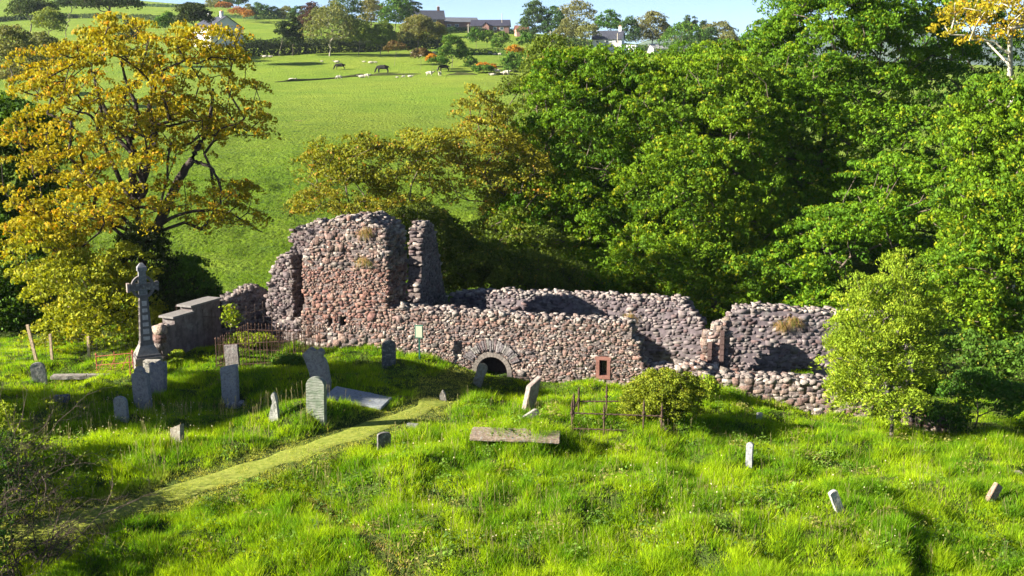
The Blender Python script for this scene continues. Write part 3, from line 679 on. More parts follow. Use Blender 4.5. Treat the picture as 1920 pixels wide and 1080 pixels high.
tree('ash_tree', 'pale-barked ash with orange-yellow leaves at the top right corner', 'tree', stand(1905, 60),
     [blob(1850, 40, 60, 90, 60), blob(1920, 20, 60, 70, 60), blob(1800, 30, 60, 50, 30), blob(1990, 10, 61, 90, 90)], 110, pad=(.7, .3), tufts=12, lpt=6, leaf=.17, cols=C_ORA, tr=.028, seed=108,
     bark=(.38, .36, .28), trunk_top=P(1900, 120, 60), shell=.3)
# --- looser trees in the middle
GM = 'young sycamores with bronze leaves behind the gable'
kw = dict(pad=(.6, .3), tufts=13, lpt=6, leaf=.16, cols=C_OLV, tr=.016, group=GM, shell=.25, ns=5)
tree('sycamore_tree', 'small open sycamore with bronze leaves just above the tall block of the ruin', 'tree', stand(660, 60),
     [blob(645, 320, 60, 75, 60), blob(600, 300, 60, 40, 35), blob(690, 290, 60, 50, 40)], 95, seed=111, trunk_top=P(655, 400, 60), **kw)
tree('sycamore_tree', 'bronze-green sycamore above the gable, between the open small one and the taller one', 'tree', stand(770, 61),
     [blob(765, 310, 61, 80, 75), blob(740, 390, 60, 70, 50), blob(820, 270, 61, 45, 30)], 120, seed=112, trunk_top=P(770, 400, 61), **kw)
tree('sycamore_tree', 'taller loose sycamore with reddish shoots left of the dense green wood', 'tree', stand(930, 62),
     [blob(900, 260, 62, 75, 85), blob(870, 330, 62, 65, 70), blob(970, 330, 62, 75, 110), blob(885, 190, 62, 28, 35)], 190, seed=113, trunk_top=P(935, 340, 62), **kw)
tree('hawthorn_tree', 'dark olive tree with dense small leaves between the loose sycamore and the green wood', 'tree', stand(1010, 66),
     [blob(1010, 220, 67, 80, 110), blob(990, 380, 64, 80, 100), blob(960, 480, 60, 110, 90), blob(1040, 120, 68, 50, 45)], 260, pad=(.8, .5), tufts=22, lpt=8, leaf=.16, cols=dict(c1=(.13, .18, .02), c2=(.06, .10, .014), tip=(.26, .16, .04), ptip=.12), tr=.016, seed=114)
GE = 'dark shrubs behind the gable'
ke = dict(pad=(.6, .4), tufts=20, lpt=8, leaf=.14, cols=dict(c1=(.12, .16, .02), c2=(.05, .08, .012), tip=(.26, .20, .03), ptip=.15), tr=.012)
tree('elder_bush', 'large dark elder bush right behind the two broken gable pieces', 'bush', stand(800, 56), [blob(790, 470, 56, 95, 85), blob(860, 500, 56, 60, 60), blob(720, 440, 57, 60, 40)], 190, seed=115, **ke)
tree('elder_bush', 'olive bush behind the left end of the rear wall, right of the elder', 'bush', stand(900, 55), [blob(910, 510, 55, 80, 50), blob(1010, 520, 56, 90, 45)], 130, seed=116, **ke)
tree('elder_bush', 'low yellow-green bush showing over the left shoulder of the tall block', 'bush', stand(600, 57), [blob(600, 380, 58, 55, 25), blob(690, 395, 58, 60, 22)], 60, seed=117, pad=(.5, .25), tufts=12, lpt=6, leaf=.15, cols=C_OLV, tr=.01)
# --- big orange tree on the left with drawn limbs
def limb_pts(L, Y0): return [P(x, y, Y0 + dy) for x, y, dy in L]
bt = stand(268, 49)
tl = [blob(230, 160, 49, 150, 110), blob(360, 150, 49, 120, 90), blob(120, 240, 48, 100, 110), blob(440, 210, 49, 75, 75), blob(140, 400, 47.5, 100, 90), blob(250, 360, 47, 100, 90), blob(420, 400, 49, 85, 60),
      blob(60, 330, 48, 60, 90), blob(260, 80, 49, 120, 45), blob(90, 440, 47, 80, 60), blob(405, 88, 49, 64, 36), blob(100, 130, 49, 80, 60), blob(330, 260, 49, 90, 60)]
trunk_pts = limb_pts([(268, 600, 0), (272, 520, 0), (262, 440, .2), (255, 380, 0)], 49)
BIG = tree('sycamore_tree', 'big twisted sycamore with orange and yellow spring leaves on the left', 'tree', bt, tl, 500, pad=(.48, .28), tufts=10, lpt=8, leaf=.15, cols=C_ORA, tr=.019, seed=120, trunk_pts=trunk_pts, shell=.45, bark=(.045, .035, .03), ns=6)
mb = MB()
for L, r0, r1 in [([(255, 380, 0), (250, 300, 0), (245, 262, .3), (205, 225, .6), (185, 180, .8), (175, 130, .8)], .2, .05),
                  ([(246, 265, .3), (262, 215, .2), (240, 160, .3), (225, 110, .4)], .13, .04),
                  ([(256, 380, 0), (290, 260, -.2), (295, 240, -.3), (275, 215, -.4), (290, 160, -.5), (292, 140, -.5), (270, 125, -.4)], .17, .05),
                  ([(272, 470, 0), (330, 350, -.3), (355, 300, -.4), (378, 268, -.5), (395, 225, -.5), (400, 160, -.6)], .24, .05),
                  ([(364, 302, -.4), (395, 310, -.8), (415, 350, -1), (412, 400, -1.1)], .09, .03),
                  ([(250, 290, 0), (210, 250, .2), (185, 190, .3), (180, 150, .3)], .1, .04), ([(258, 400, 0), (190, 260, .5), (175, 215, .5), (120, 200, .6)], .12, .03),
                  ([(270, 440, 0), (330, 400, -.5), (420, 390, -.8), (500, 440, -.6)], .1, .025), ([(294, 240, -.3), (340, 232, -.2), (380, 225, 0)], .07, .03),
                  ([(270, 480, 0), (210, 420, -1), (130, 400, -1.2)], .12, .03)]:
    pts = np.array(limb_pts(L, 49)); k = np.linspace(0, len(pts) - 1, len(pts) * 4); q = np.stack([np.interp(k, range(len(pts)), pts[:, i]) for i in range(3)], 1)
    ker = np.array([1, 2, 3, 2, 1]) / 9; qs = np.stack([np.convolve(np.pad(q[:, i], 2, 'edge'), ker, 'valid') for i in range(3)], 1); qs[1:-1] += rg.normal(0, .03, (len(qs) - 2, 3))
    mb.tube(qs, np.linspace(r0, r1, len(qs)), 7, (.045, .035, .03))
child_at(mb.build('limb', M_BARK, None, True), BIG)
tree('ivy', 'dark ivy swathing the foot of the big orange sycamore behind the celtic cross', 'ivy', stand(270, 48.6) + [0, -.3, 0],
     [blob(270, 500, 48.6, 55, 100), blob(235, 560, 48, 50, 60), blob(330, 560, 48.5, 50, 50)], 150, pad=(.5, .4), tufts=18, lpt=7, leaf=.13, cols=C_DARK, tr=.01, seed=121, mat=M_LEAFD)
tree('sycamore_sapling', 'sunlit sprawl of yellow-green sycamore sprays behind the fence left of the cross', 'tree', stand(170, 45.6),
     [blob(150, 540, 45.9, 90, 55), blob(200, 590, 45.5, 90, 60), blob(120, 610, 45.2, 60, 45), blob(235, 500, 46.3, 50, 40), blob(90, 480, 46.5, 70, 60)], 190, pad=(.6, .22), tufts=14, lpt=7, leaf=.15,
     cols=dict(c1=(.29, .32, .025), c2=(.15, .19, .015), tip=(.40, .34, .03), ptip=.35), tr=.012, seed=122)
tree('elder_bush', 'green bush just right of the cross below the grass bank', 'bush', stand(345, 49), [blob(345, 540, 49, 45, 55), blob(385, 560, 50, 30, 30)], 90, pad=(.5, .3), tufts=16, lpt=7, leaf=.14, cols=C_SYCD, tr=.01, seed=123)
GD = 'dark trees at the left edge'
kd = dict(pad=(1.0, .5), tufts=24, lpt=8, leaf=.22, cols=C_SYCD, tr=.02, group=GD)
tree('yew_tree', 'very dark tree filling the left edge behind the fence', 'tree', stand(-10, 53), [blob(0, 300, 54, 110, 130), blob(10, 480, 53, 110, 120), blob(-90, 400, 53, 110, 220), blob(30, 590, 52, 80, 60)], 330, seed=124, mat=M_LEAFD, **kd)
# --- trees just outside the frame on the left (their shade lies across the graves)
tree('sycamore_tree', 'sycamore beyond the left edge casting the band of shade over the graves', 'tree', (-27, 33, gz(-27, 33)), [(-27, 33.0, 5.5, 2.6, 2.4, 3.2), (-27, 33.0, 10, 2.6, 2.3, 3.2), (-26, 32.3, 7.5, 2.6, 2.3, 3.2)], 330, seed=125, **kd)
# --- young pale tree in front of the chancel
tree('ash_tree', 'young pale yellow-green ash standing in the long grass in front of the chancel wall', 'tree', G(1672, 822),
     [blob(1640, 600, 37.5, 84, 95), blob(1608, 670, 37, 62, 60), blob(1700, 660, 37, 70, 60), blob(1650, 740, 36.5, 85, 50), blob(1592, 730, 36.5, 38, 45), blob(1690, 520, 38, 40, 55), blob(1735, 590, 38, 40, 60), blob(1600, 640, 37, 42, 60), blob(1650, 660, 37.3, 90, 110)], 400, pad=(.36, .24), tufts=15, lpt=7,
     leaf=.125, cols=C_PALE, tr=.008, seed=130, bark=(.09, .08, .065), shell=.25, width=.4, trunk_top=P(1668, 600, 37.3))
tree('privet_bush', 'round yellow-green bush at the end of the finialed grave railing', 'bush', G(1243, 832) + np.array([0, .25, 0]),
     [blob(1238, 742, 35.3, 66, 50), blob(1208, 765, 35.2, 46, 52), blob(1285, 745, 35.4, 38, 48), blob(1245, 790, 35.2, 40, 38)], 330, pad=(.22, .16), tufts=14, lpt=7, leaf=.075,
     cols=dict(c1=(.22, .28, .02), c2=(.08, .13, .012), tip=(.33, .32, .03), ptip=.3), tr=.006, seed=131, shell=.3)

# ------------------------------------------------------------------ graves
_m, _nt, _b = base_mat('rippled_stone', .9, .2); _p = coord(_nt); _w = N(_nt, 'ShaderNodeTexWave', bands_direction='Z'); _w.inputs['Scale'].default_value = 3.6; _w.inputs['Distortion'].default_value = 6; _w.inputs['Detail'].default_value = 2
_nt.links.new(_p, _w.inputs['Vector']); _f, _r = noise_fac(_nt, 6, .4, .6, 5, _p); _nt.links.new(mix(_nt, _f, (.10, .125, .09), (.17, .18, .155)), _b.inputs['Base Color'])
_bp = N(_nt, 'ShaderNodeBump'); _bp.inputs['Strength'].default_value = .22; _bp.inputs['Distance'].default_value = .05; _nt.links.new(_w.outputs[0], _bp.inputs['Height']); _nt.links.new(_bp.outputs[0], _b.inputs['Normal']); M_RIP = _m
def grave(label, px, py, w, h, shape='round', lean=0, yaw=None, t=.13, col=(.36, .36, .37), back=0, cat='gravestone', name='gravestone', seed=0, group='old gravestones in the churchyard', mat=None):
    """upright slab standing at a photo pixel; w, h in photo pixels, lean in degrees to the right"""
    p = G(px, py); m = mpp(p[1], p[2]); w *= m; h *= m; rng = np.random.default_rng(seed + int(px)); yaw = R(-8 if yaw is None else yaw)
    h2 = w / 2; pts = []
    if shape == 'round': pts = [(-h2, 0), (h2, 0)] + [(h2 * math.cos(a), h - h2 * .8 + h2 * .8 * math.sin(a)) for a in np.linspace(0, math.pi, 11)]
    elif shape == 'flatround': pts = [(-h2, 0), (h2, 0), (h2, h - h2 * .35)] + [(h2 * math.cos(a), h - h2 * .35 + h2 * .35 * math.sin(a)) for a in np.linspace(.2, math.pi - .2, 8)] + [(-h2, h - h2 * .35)]
    elif shape == 'shoulder': pts = [(-h2, 0), (h2, 0), (h2, h * .80), (h2 * .93, h * .84), (h2 * .62, h * .84)] + [(h2 * .55 * math.cos(a), h * .86 + h * .14 * math.sin(a)) for a in np.linspace(0, math.pi, 7)] + [(-h2 * .62, h * .84), (-h2 * .93, h * .83), (-h2, h * .79)]
    elif shape == 'slant': pts = [(-h2, 0), (h2, 0), (h2, h), (0, h * .96), (-h2, h * .90)]
    elif shape == 'slantup': pts = [(-h2, 0), (h2, 0), (h2, h), (-h2, h * .66)]
    elif shape == 'spike': pts = [(-h2, 0), (h2, 0), (h2 * .85, h * .35), (h2 * .55, h * .8), (h2 * .3, h * .97), (0, h), (-h2 * .25, h * .9), (-h2 * .1, h * .6), (-h2 * .55, h * .3)]
    elif shape == 'jag': pts = [(-h2, 0), (h2, 0), (h2 * 1.02, h * .9), (h2 * .8, h), (h2 * .3, h * .93), (0, h * .97), (-h2 * .4, h * .85), (-h2, h * .88)]
    elif shape == 'broken': pts = [(-h2 * .45, 0), (h2 * .8, 0), (h2 * 1.0, h * .3), (h2 * .8, h * .72), (h2 * .62, h * .8), (h2 * .75, h * .92), (h2 * .45, h * .97), (h2 * .1, h * .92), (-h2 * .3, h), (-h2 * .6, h * .94), (-h2 * .95, h * .86), (-h2 * .8, h * .74), (-h2 * .62, h * .6), (-h2 * .5, h * .3)]
    elif shape == 'point': pts = [(-h2, 0), (h2, 0), (h2 * .7, h * .6), (h2 * .1, h), (-h2 * .7, h * .55)]
    elif shape == 'square': pts = [(-h2, 0), (h2, 0), (h2, h), (-h2, h * .985)]
    pts = [(a + rng.normal(0, .006), b - (.3 if b == 0 else 0)) for a, b in pts]
    bm = bmesh.new(); vs = [bm.verts.new((a, -t / 2, b)) for a, b in pts]; f = bm.faces.new(vs)
    r = bmesh.ops.extrude_face_region(bm, geom=[f]); bmesh.ops.translate(bm, vec=(0, t, 0), verts=[v for v in r['geom'] if isinstance(v, bmesh.types.BMVert)])
    bmesh.ops.recalc_face_normals(bm, faces=bm.faces)
    bmesh.ops.bevel(bm, geom=[e for e in bm.edges if e.calc_length() > .02], offset=.014, segments=2, affect='EDGES', clamp_overlap=True)
    bmesh.ops.triangulate(bm, faces=[f for f in bm.faces if len(f.verts) > 4])
    bmesh.ops.subdivide_edges(bm, edges=[e for e in bm.edges if e.calc_length() > .16], cuts=2, use_grid_fill=True)
    rough = .018 if shape not in ('broken', 'jag', 'spike', 'point') else .034
    for v in bm.verts:
        q = float(fbm(v.co.x * 6 + px, v.co.z * 6 + v.co.y * 9, 4)) - .5; v.co.y += q * rough * 2; v.co.x += (float(vnoise(v.co.z * 8, v.co.y * 8, int(px))) - .5) * rough
    me = bpy.data.meshes.new(name); bm.to_mesh(me); bm.free()
    a = me.color_attributes.new('tint', 'FLOAT_COLOR', 'POINT'); c = np.ones((len(me.vertices), 4), np.float32); c[:, :3] = np.array(col) * .52; a.data.foreach_set('color', c.ravel()); me.materials.append(mat or M_GRAVE)
    o = bpy.data.objects.new(name, me); o.location = p; o.rotation_euler = (R(back), R(lean), yaw); link(o); return props(o, label, cat, group)
BL = (.40, .42, .45); DK = (.20, .19, .19); PK = (.42, .33, .30)  # BL tints the stone with the blue of tree shade
grave('pale round-topped headstone by the fence at the far left, above the dry twigs', 75, 716, 26, 38, 'round', -4, 12, col=(.40, .39, .36))
grave('small pale round-topped headstone standing alone in the shaded grass', 229, 788, 27, 47, 'round', -2, -14, col=BL)
grave('tall lichen-spotted headstone with scrolled shoulders beside two dark leaning stones', 270, 768, 35, 84, 'shoulder', -3, -16, t=.18, col=(.36, .36, .37))
grave('dark thick headstone with a jagged top leaning right behind the scrolled stone', 296, 745, 36, 74, 'jag', 5, -25, t=.2, col=(.30, .31, .34))
grave('pale broken block showing over the dark jagged headstone', 286, 704, 30, 30, 'square', 0, -5, t=.3, col=(.52, .48, .42))
grave('tall plain headstone tinted shade-blue, with a slanted top and rubble at its foot', 433, 758, 32, 78, 'slant', 0, -12, t=.2, col=BL)
grave('pale worn headstone standing inside the tall iron railings', 437, 690, 26, 46, 'square', -2, 0, t=.2, col=(.44, .38, .36))
grave('narrow broken spike of lichened stone on the sunny mound edge', 513, 787, 24, 54, 'spike', 2, -10, t=.16, col=(.50, .50, .46))
grave('rippled round-topped headstone in front of the tall broken one', 594, 780, 36, 76, 'round', 1, -14, t=.2, col=(.36, .40, .36), mat=M_RIP)
grave('tall broken cross-shaped stone with a craggy lichened head leaning over the rippled stone', 600, 742, 50, 94, 'broken', -5, -14, t=.22, col=(.38, .36, .36))
grave('squat dark headstone with orange lichen on its sloping top', 332, 833, 28, 44, 'slantup', 4, -30, t=.16, col=(.30, .27, .22))
grave('dark speckled round-topped headstone close to the long wall left of the sign', 729, 686, 26, 50, 'round', 1, 22, t=.12, col=(.16, .16, .16))
grave('small dark grey headstone beside the mown path', 720, 842, 25, 33, 'flatround', 1, 24, t=.12, col=DK)
grave('tiny slate marker tilted over in grass above the small dark headstone', 772, 806, 22, 16, 'slantup', 12, -20, t=.1, col=(.28, .28, .28))
grave('little pointed stone poking out of a grass tussock by the path end', 831, 750, 16, 20, 'point', -6, 0, t=.16, col=(.45, .40, .36))
grave('mossy rounded slab leaning right in front of the church doorway', 893, 722, 18, 44, 'round', 20, 5, t=.12, col=(.36, .33, .24))
grave('tall red-brown slab leaning right, its thick left edge lit', 990, 768, 24, 66, 'slantup', 15, 38, t=.22, col=PK)
grave('small cylinder-like stone lying almost flat below the red-brown leaning slab', 982, 786, 11, 32, 'round', 60, 10, t=.16, col=(.42, .40, .36))
grave('tiny white marker post in the long grass below the low wall', 1422, 793, 10, 20, 'square', 3, 20, t=.12, col=(.66, .64, .62))
grave('slim bluish round-topped stone standing at the edge of the long shadow', 1404, 875, 14, 48, 'round', 1, -30, t=.1, col=BL)
grave('narrow white stone leaning left in the grass at lower right', 1574, 957, 16, 44, 'flatround', -24, 15, t=.12, col=(.62, .60, .57))
grave('reddish slab leaning steeply right near the lower right edge', 1852, 946, 20, 44, 'square', 38, 30, t=.14, col=(.46, .30, .22))
grave('small pinkish stone block in grass right of the round bush', 1309, 752, 16, 14, 'square', 0, 10, t=.2, col=(.46, .34, .33))
grave('low pinkish stone at the right edge above the reddish slab', 1903, 893, 22, 10, 'slant', 4, 0, t=.25, col=(.5, .38, .34))
grave('small dark stump of stone in the shaded grass by the dry twigs', 116, 752, 26, 12, 'jag', 0, 0, t=.3, col=(.16, .16, .18))
def slab(label, px, py, lx, ly, th, yaw, tiltx, tilty, col, supports=0, lift=.15, name='ledger_stone', cat='grave slab'):
    p = G(px, py); root = empty(name, p, label, cat, 'old gravestones in the churchyard')
    bm = bmesh.new(); bmesh.ops.create_cube(bm, size=1)
    bmesh.ops.scale(bm, vec=(lx, ly, th), verts=bm.verts); bmesh.ops.bevel(bm, geom=bm.edges[:], offset=.02, segments=2, affect='EDGES')
    bmesh.ops.subdivide_edges(bm, edges=[e for e in bm.edges if e.calc_length() > .2], cuts=9, use_grid_fill=True)
    for v in bm.verts: v.co += Vector(((float(vnoise(v.co.y * 7, v.co.z * 9, 3)) - .5) * .05, (float(vnoise(v.co.x * 5, v.co.z * 9, 8)) - .5) * .06, (float(fbm(v.co.x * 3, v.co.y * 3, 8)) - .5) * .035))
    me = bpy.data.meshes.new('slab'); bm.to_mesh(me); bm.free()
    a = me.color_attributes.new('tint', 'FLOAT_COLOR', 'POINT'); c = np.ones((len(me.vertices), 4), np.float32); c[:, :3] = np.array(col) * .52; a.data.foreach_set('color', c.ravel()); me.materials.append(M_GRAVE)
    o = bpy.data.objects.new('slab', me); o.location = (0, 0, lift + th / 2); o.rotation_euler = (R(tiltx), R(tilty), R(yaw)); link(o, root)
    if supports:
        for k in (-1, 1):
            mb = MB(); mb.box((k * lx * .3 * math.cos(R(yaw)), k * lx * .3 * math.sin(R(yaw)), lift / 2 - .12), (.12, ly * .35, lift / 2 + .08), R(yaw), (.2, .19, .19)); mb.build('support', M_GRAVE, root)
    return root
slab('blue-white tabletop slab tilted down to the right, its far end cracked dark', 672, 762, 2.1, 1.05, .12, -14, 4, 7, (.42, .46, .50), 1, .24)
slab('long low ledger stone with rusty lichen in the open grass', 966, 826, 2.7, .85, .075, -5, 7, 1, (.40, .30, .22), 0, .13)
slab('narrow kerb stone edging in front of the wooden posts', 152, 712, 2.2, .35, .16, 3, 0, 0, (.38, .34, .30), 0, .05)
# rubble at the foot of the slanted headstone
p = G(447, 762); C = [(rg.uniform(-.3, .3), rg.normal(0, .06) - .1, .03 + rg.random() * .05) for _ in range(14)]; V, Fs = stones_vf(C, [(rg.uniform(.05, .13),) * 3 for _ in C], (1, 0, 0), (0, 1, 0), rg, .3, .3)
props(mobj('rubble_heap', V, Fs, M_STONE, None, np.repeat(rg.uniform(.1, .35, (14, 1)) * np.ones(3), 26, 0), loc=p), 'little heap of broken dark stones at the foot of the slanted headstone', 'rubble')

# ------------------------------------------------------------------ celtic cross
cb = G(277, 688); cx_yaw = R(28); cross = empty('celtic_cross', cb, 'tall carved celtic high cross with a ringed head on a stepped plinth', 'celtic cross'); cross.rotation_euler[2] = cx_yaw
cc = (.12, .108, .104)
mb = MB(); mb.box((0, 0, .12), (.5, .44, .32), 0, (.17, .15, .14)); mb.box((0, 0, .48), (.44, .38, .05), 0, cc)
def frus(mb, z0, z1, a0, b0, a1, b1, c): mb.add([(-a0, -b0, z0), (a0, -b0, z0), (a0, b0, z0), (-a0, b0, z0), (-a1, -b1, z1), (a1, -b1, z1), (a1, b1, z1), (-a1, b1, z1)], [(3, 2, 1, 0), (4, 5, 6, 7), (0, 1, 5, 4), (1, 2, 6, 5), (2, 3, 7, 6), (3, 0, 4, 7)], c)
frus(mb, .53, .86, .42, .36, .26, .2, (.18, .165, .15)); mb.build('plinth', M_DRESS, cross)
mb = MB(); frus(mb, .86, .98, .26, .2, .25, .19, cc); frus(mb, .98, 2.72, .225, .165, .15, .12, cc)
for k in range(6):   # carved panels on the narrow side
    z = 1.12 + k * .26; wv = .165 - .045 * (z - .98) / 1.74; xx = .225 - .075 * (z - .98) / 1.74
    for dz in (-.1, .1): mb.box((-xx - .004, 0, z + dz), (.014, wv * .72, .012), 0, cc)
    for sy in (-1, 1): mb.box((-xx - .004, sy * wv * .7, z), (.014, .012, .1), 0, cc)
    mb.box((0, -wv - .004, z), (xx * .55, .012, .07 + .02 * (k % 2)), 0, (.36, .33, .32))
mb.build('shaft', M_DRESS, cross)
mb = MB(); HZ = 3.02; frus(mb, 2.68, 3.62, .15, .115, .13, .105, (.15, .15, .155)); mb.box((0, 0, HZ), (.53, .112, .125), 0, cc)
mb.box((-.53, 0, HZ), (.05, .125, .16), 0, (.25, .19, .17)); mb.box((.53, 0, HZ), (.05, .125, .16), 0, cc)
mb.box((0, 0, 3.68), (.17, .13, .07), 0, (.18, .18, .2)); frus(mb, 3.75, 3.9, .17, .13, .05, .03, (.18, .18, .2))
bs = np.array([(.075 * math.sin(t) * math.cos(s), -.12 - .05 * math.cos(t), HZ + .075 * math.sin(t) * math.sin(s)) for t in (.1, .8, 1.5) for s in np.linspace(0, 2 * math.pi, 9)[:-1]])
mb.add(bs, [(i * 8 + k, i * 8 + (k + 1) % 8, (i + 1) * 8 + (k + 1) % 8, (i + 1) * 8 + k) for i in (0, 1) for k in range(8)], cc); mb.build('cross_head', M_GRAVE, cross)
mb = MB(); n = 32; V = []
for k in range(n):
    t = 2 * math.pi * k / n
    for r, y in ((.33, -.085), (.43, -.085), (.43, .085), (.33, .085)): V.append((r * math.cos(t), y, HZ + r * math.sin(t)))
mb.add(V, [(k * 4 + j, k * 4 + (j + 1) % 4, ((k + 1) % n) * 4 + (j + 1) % 4, ((k + 1) % n) * 4 + j) for k in range(n) for j in range(4)], cc); mb.build('ring', M_DRESS, cross)
cross.scale = (1.02, 1.02, 1.06)

# ------------------------------------------------------------------ railings, fence, sign
def rail_fence(label, corners, h, sp, closed=False, col=(.16, .09, .06), rails=(.12, .84), r=.011, group=None, spear=True, dip=0, name='iron_railing'):
    """railing through ground points (x, y)"""
    c = [np.array(q[:2], float) for q in corners]; base = np.array([*c[0], gz(*c[0])]); root = empty(name, base, label, 'railing', group)
    mbb = MB(); mr = MB(); mp = MB(); seg = list(zip(c, c[1:] + ([c[0]] if closed else [])))
    if not closed: seg = seg[:len(c) - 1]
    n_b = 0
    for a, b in seg:
        L = np.linalg.norm(b - a); n = max(1, int(L / sp)); za, zb = gz(*a), gz(*b)
        for k in range(n):
            f = k / n; q = a + (b - a) * f; z = za + (zb - za) * f; dd = -dip * math.sin(math.pi * f); hh = h + dd + rg.normal(0, .012); lx, ly = rg.normal(0, .012, 2)
            mk = MB() if k == 0 else mbb; rr = r * 1.9 if k == 0 else r
            mk.tube([(q[0], q[1], z - .2), (q[0] + lx, q[1] + ly, z + hh)], rr, 5, col)
            if spear: mk.tube([(q[0] + lx, q[1] + ly, z + hh - .02), (q[0] + lx, q[1] + ly, z + hh + .035), (q[0] + lx, q[1] + ly, z + hh + .12)], [rr, rr * 2.3, .002], 5, col)
            if k == 0: child_at(mk.build('post', M_IRON), root)
        for rz in rails:
            pts = [np.append(a + (b - a) * f, za + (zb - za) * f + h * rz - dip * math.sin(math.pi * f)) for f in np.linspace(0, 1, 9)]; mr.tube(pts, r * 1.15, 5, col)
    if not closed: mp.tube([(*c[-1], gz(*c[-1]) - .2), (*c[-1], gz(*c[-1]) + h + .05)], r * 1.9, 5, col)
    for m_, nm in ((mbb, 'bars'), (mr, 'rails'), (mp, 'post')):
        if m_.n: child_at(m_.build(nm, M_IRON), root)
    return root
a = G(407, 692); b = G(552, 684); bk = np.array([.75, 2.1]); ab = b[:2] + bk * .9
rail_fence('tall rusty iron railings boxed round a grave left of the tall ruin block', [a[:2], b[:2], ab, a[:2] + bk], 1.15, .145, True, col=(.10, .058, .042))
a = stand(335, 44.6); b = stand(512, 46.0)
rail_fence('sparse curved-top iron railing sagging behind the boxed railings', [a[:2], b[:2]], 1.75, .34, False, col=(.08, .058, .05), rails=(.86,), dip=.3)
a = G(182, 700); b = G(250, 694)
root = rail_fence('low bent red-rusted hairpin railing beside the foot of the cross', [a[:2], b[:2], b[:2] + [.3, -1.2]], .72, .62, False, col=(.34, .10, .07), rails=(.45, .95), spear=True, r=.012)
mb = MB(); n = 3
for k in range(n):
    q0 = a[:2] + (b[:2] - a[:2]) * (k + .05) / n; q1 = a[:2] + (b[:2] - a[:2]) * (k + .6) / n; mb.tube([(*q0, gz(*q0)), (*q1, gz(*q1) + .55)], .012, 5, (.34, .10, .07))
child_at(mb.build('brace', M_IRON), root)
# finialed grave railing at the right of centre
def finial_rail():
    col = (.065, .042, .03); a = G(1072, 809)[:2]; b = G(1240, 815)[:2]; bk = np.array([.35, 2.15])
    root = empty('grave_railing', (*a, gz(*a)), 'low grave enclosure of twisted rusty rails with spear finials, left of the round bush', 'railing')
    C4 = [a, b, b + bk, a + bk]; mr = MB()
    for i in range(4):
        p, q = C4[i], C4[(i + 1) % 4]; zp, zq = gz(*p), gz(*q)
        for h in (.1, .62) if i != 2 else (.55,):
            pts = [np.append(p + (q - p) * f, zp + (zq - zp) * f + h) for f in np.linspace(0, 1, 40)]
            pts = [pt + np.array([0, .008 * math.sin(k * 2.2), .008 * math.cos(k * 2.2)]) for k, pt in enumerate(pts)]; mr.tube(pts, .026, 6, col)
    child_at(mr.build('rail', M_IRON), root)
    P8 = [a, a + (b - a) * .36, a + (b - a) * .8, b, a + bk, a + bk + (b - a) * .33, b + bk, a + bk * .25]
    for k, p in enumerate(P8):
        z = gz(*p); m_ = MB(); H = .80
        m_.tube([(*p, z - .2), (*p, z + H)], .031, 8, col)
        m_.tube([(*p, z + .56), (*p, z + .60), (*p, z + .64), (*p, z + .68)], [.03, .06, .06, .03], 8, col)
        m_.tube([(*p, z + H), (*p, z + H + .04), (*p, z + H + .08), (*p, z + H + .11), (*p, z + H + .28)], [.02, .05, .03, .04, .003], 8, col)
        child_at(m_.build('post', M_IRON), root)
finial_rail()
rail_fence('dark iron railing in the shade right of the pale young ash', [G(1716, 808)[:2], G(1800, 806)[:2]], .95, .15, False, col=(.06, .045, .04), rails=(.15, .85))
WR = Wall(P(1712, 800, 38.6), R(-6)); rw = empty('rubble_wall', WR.world(0, 0, -1.5), 'low fragment of pale rubble wall behind the dark railing at the right', 'wall')
child_at(rubble(WR, 'wall_body', None, sortp(WR.prof([(1700, 772), (1712, 762), (1740, 768), (1768, 776), (1784, 790)])), .5, -3, rg, size=(.12, .24), cap=1), rw)
# wooden fence with wire netting at the left
fw_ = [stand(-60, 42.5), stand(68, 42.8), stand(98, 42.9), stand(167, 43.4), stand(252, 44.6)]
fen = empty('wire_fence', fw_[0], 'wooden post and wire netting fence in front of the dark trees on the left', 'fence')
for k, q in enumerate(fw_[:4]):
    mb = MB(); lean = (-.16, 0, .02, 0)[(k - 1) % 4] if k else 0; h = (1.3, 1.55, 1.05, 1.0)[k]
    mb.box((q[0] + lean * .5, q[1], q[2] + h / 2 - .15), (.055 if k == 1 else .045, .045, h / 2 + .15), 0, (.40, .30, .20), tilt=[[1, 0, lean], [0, 1, 0], [0, 0, 1]])
    child_at(mb.build('post', M_WOOD), fen)
mb = MB()
for q, r_ in zip(fw_, fw_[1:]):
    n = int(np.linalg.norm(r_ - q) / .16)
    for k in range(n):
        p = q + (r_ - q) * k / n; mb.tube([p, p + [0, 0, .9]], .003, 3, (.14, .12, .12))
    for h in np.linspace(.05, .9, 7): mb.tube([q + [0, 0, h], r_ + [0, 0, h]], .003, 3, (.14, .12, .12))
child_at(mb.build('wire_netting', M_IRON), fen)
# information sign by the wall
sp_ = WF.world(WF.at(798, 680)[0], -.75, 0); sz = gz(sp_[0], sp_[1]); sg = empty('information_sign', (sp_[0], sp_[1], sz), 'small cream notice board framed in dark green on a post against the long wall', 'sign')
mpS = mpp(sp_[1], 1); mb = MB(); mb.box((0, 0, .55), (.03, .03, .75), 0, (.02, .10, .07)); mb.build('post', M_PAINT, sg)
mb = MB(); mb.box((0, -.045, 1.12), (.165, .012, .27), R(-12), (.02, .10, .07)); mb.build('frame', M_PAINT, sg)
mb = MB(); mb.box((0, -.062, 1.12), (.13, .008, .23), R(-12), (.30, .33, .24))
mb.build('board', M_PAINT, sg)
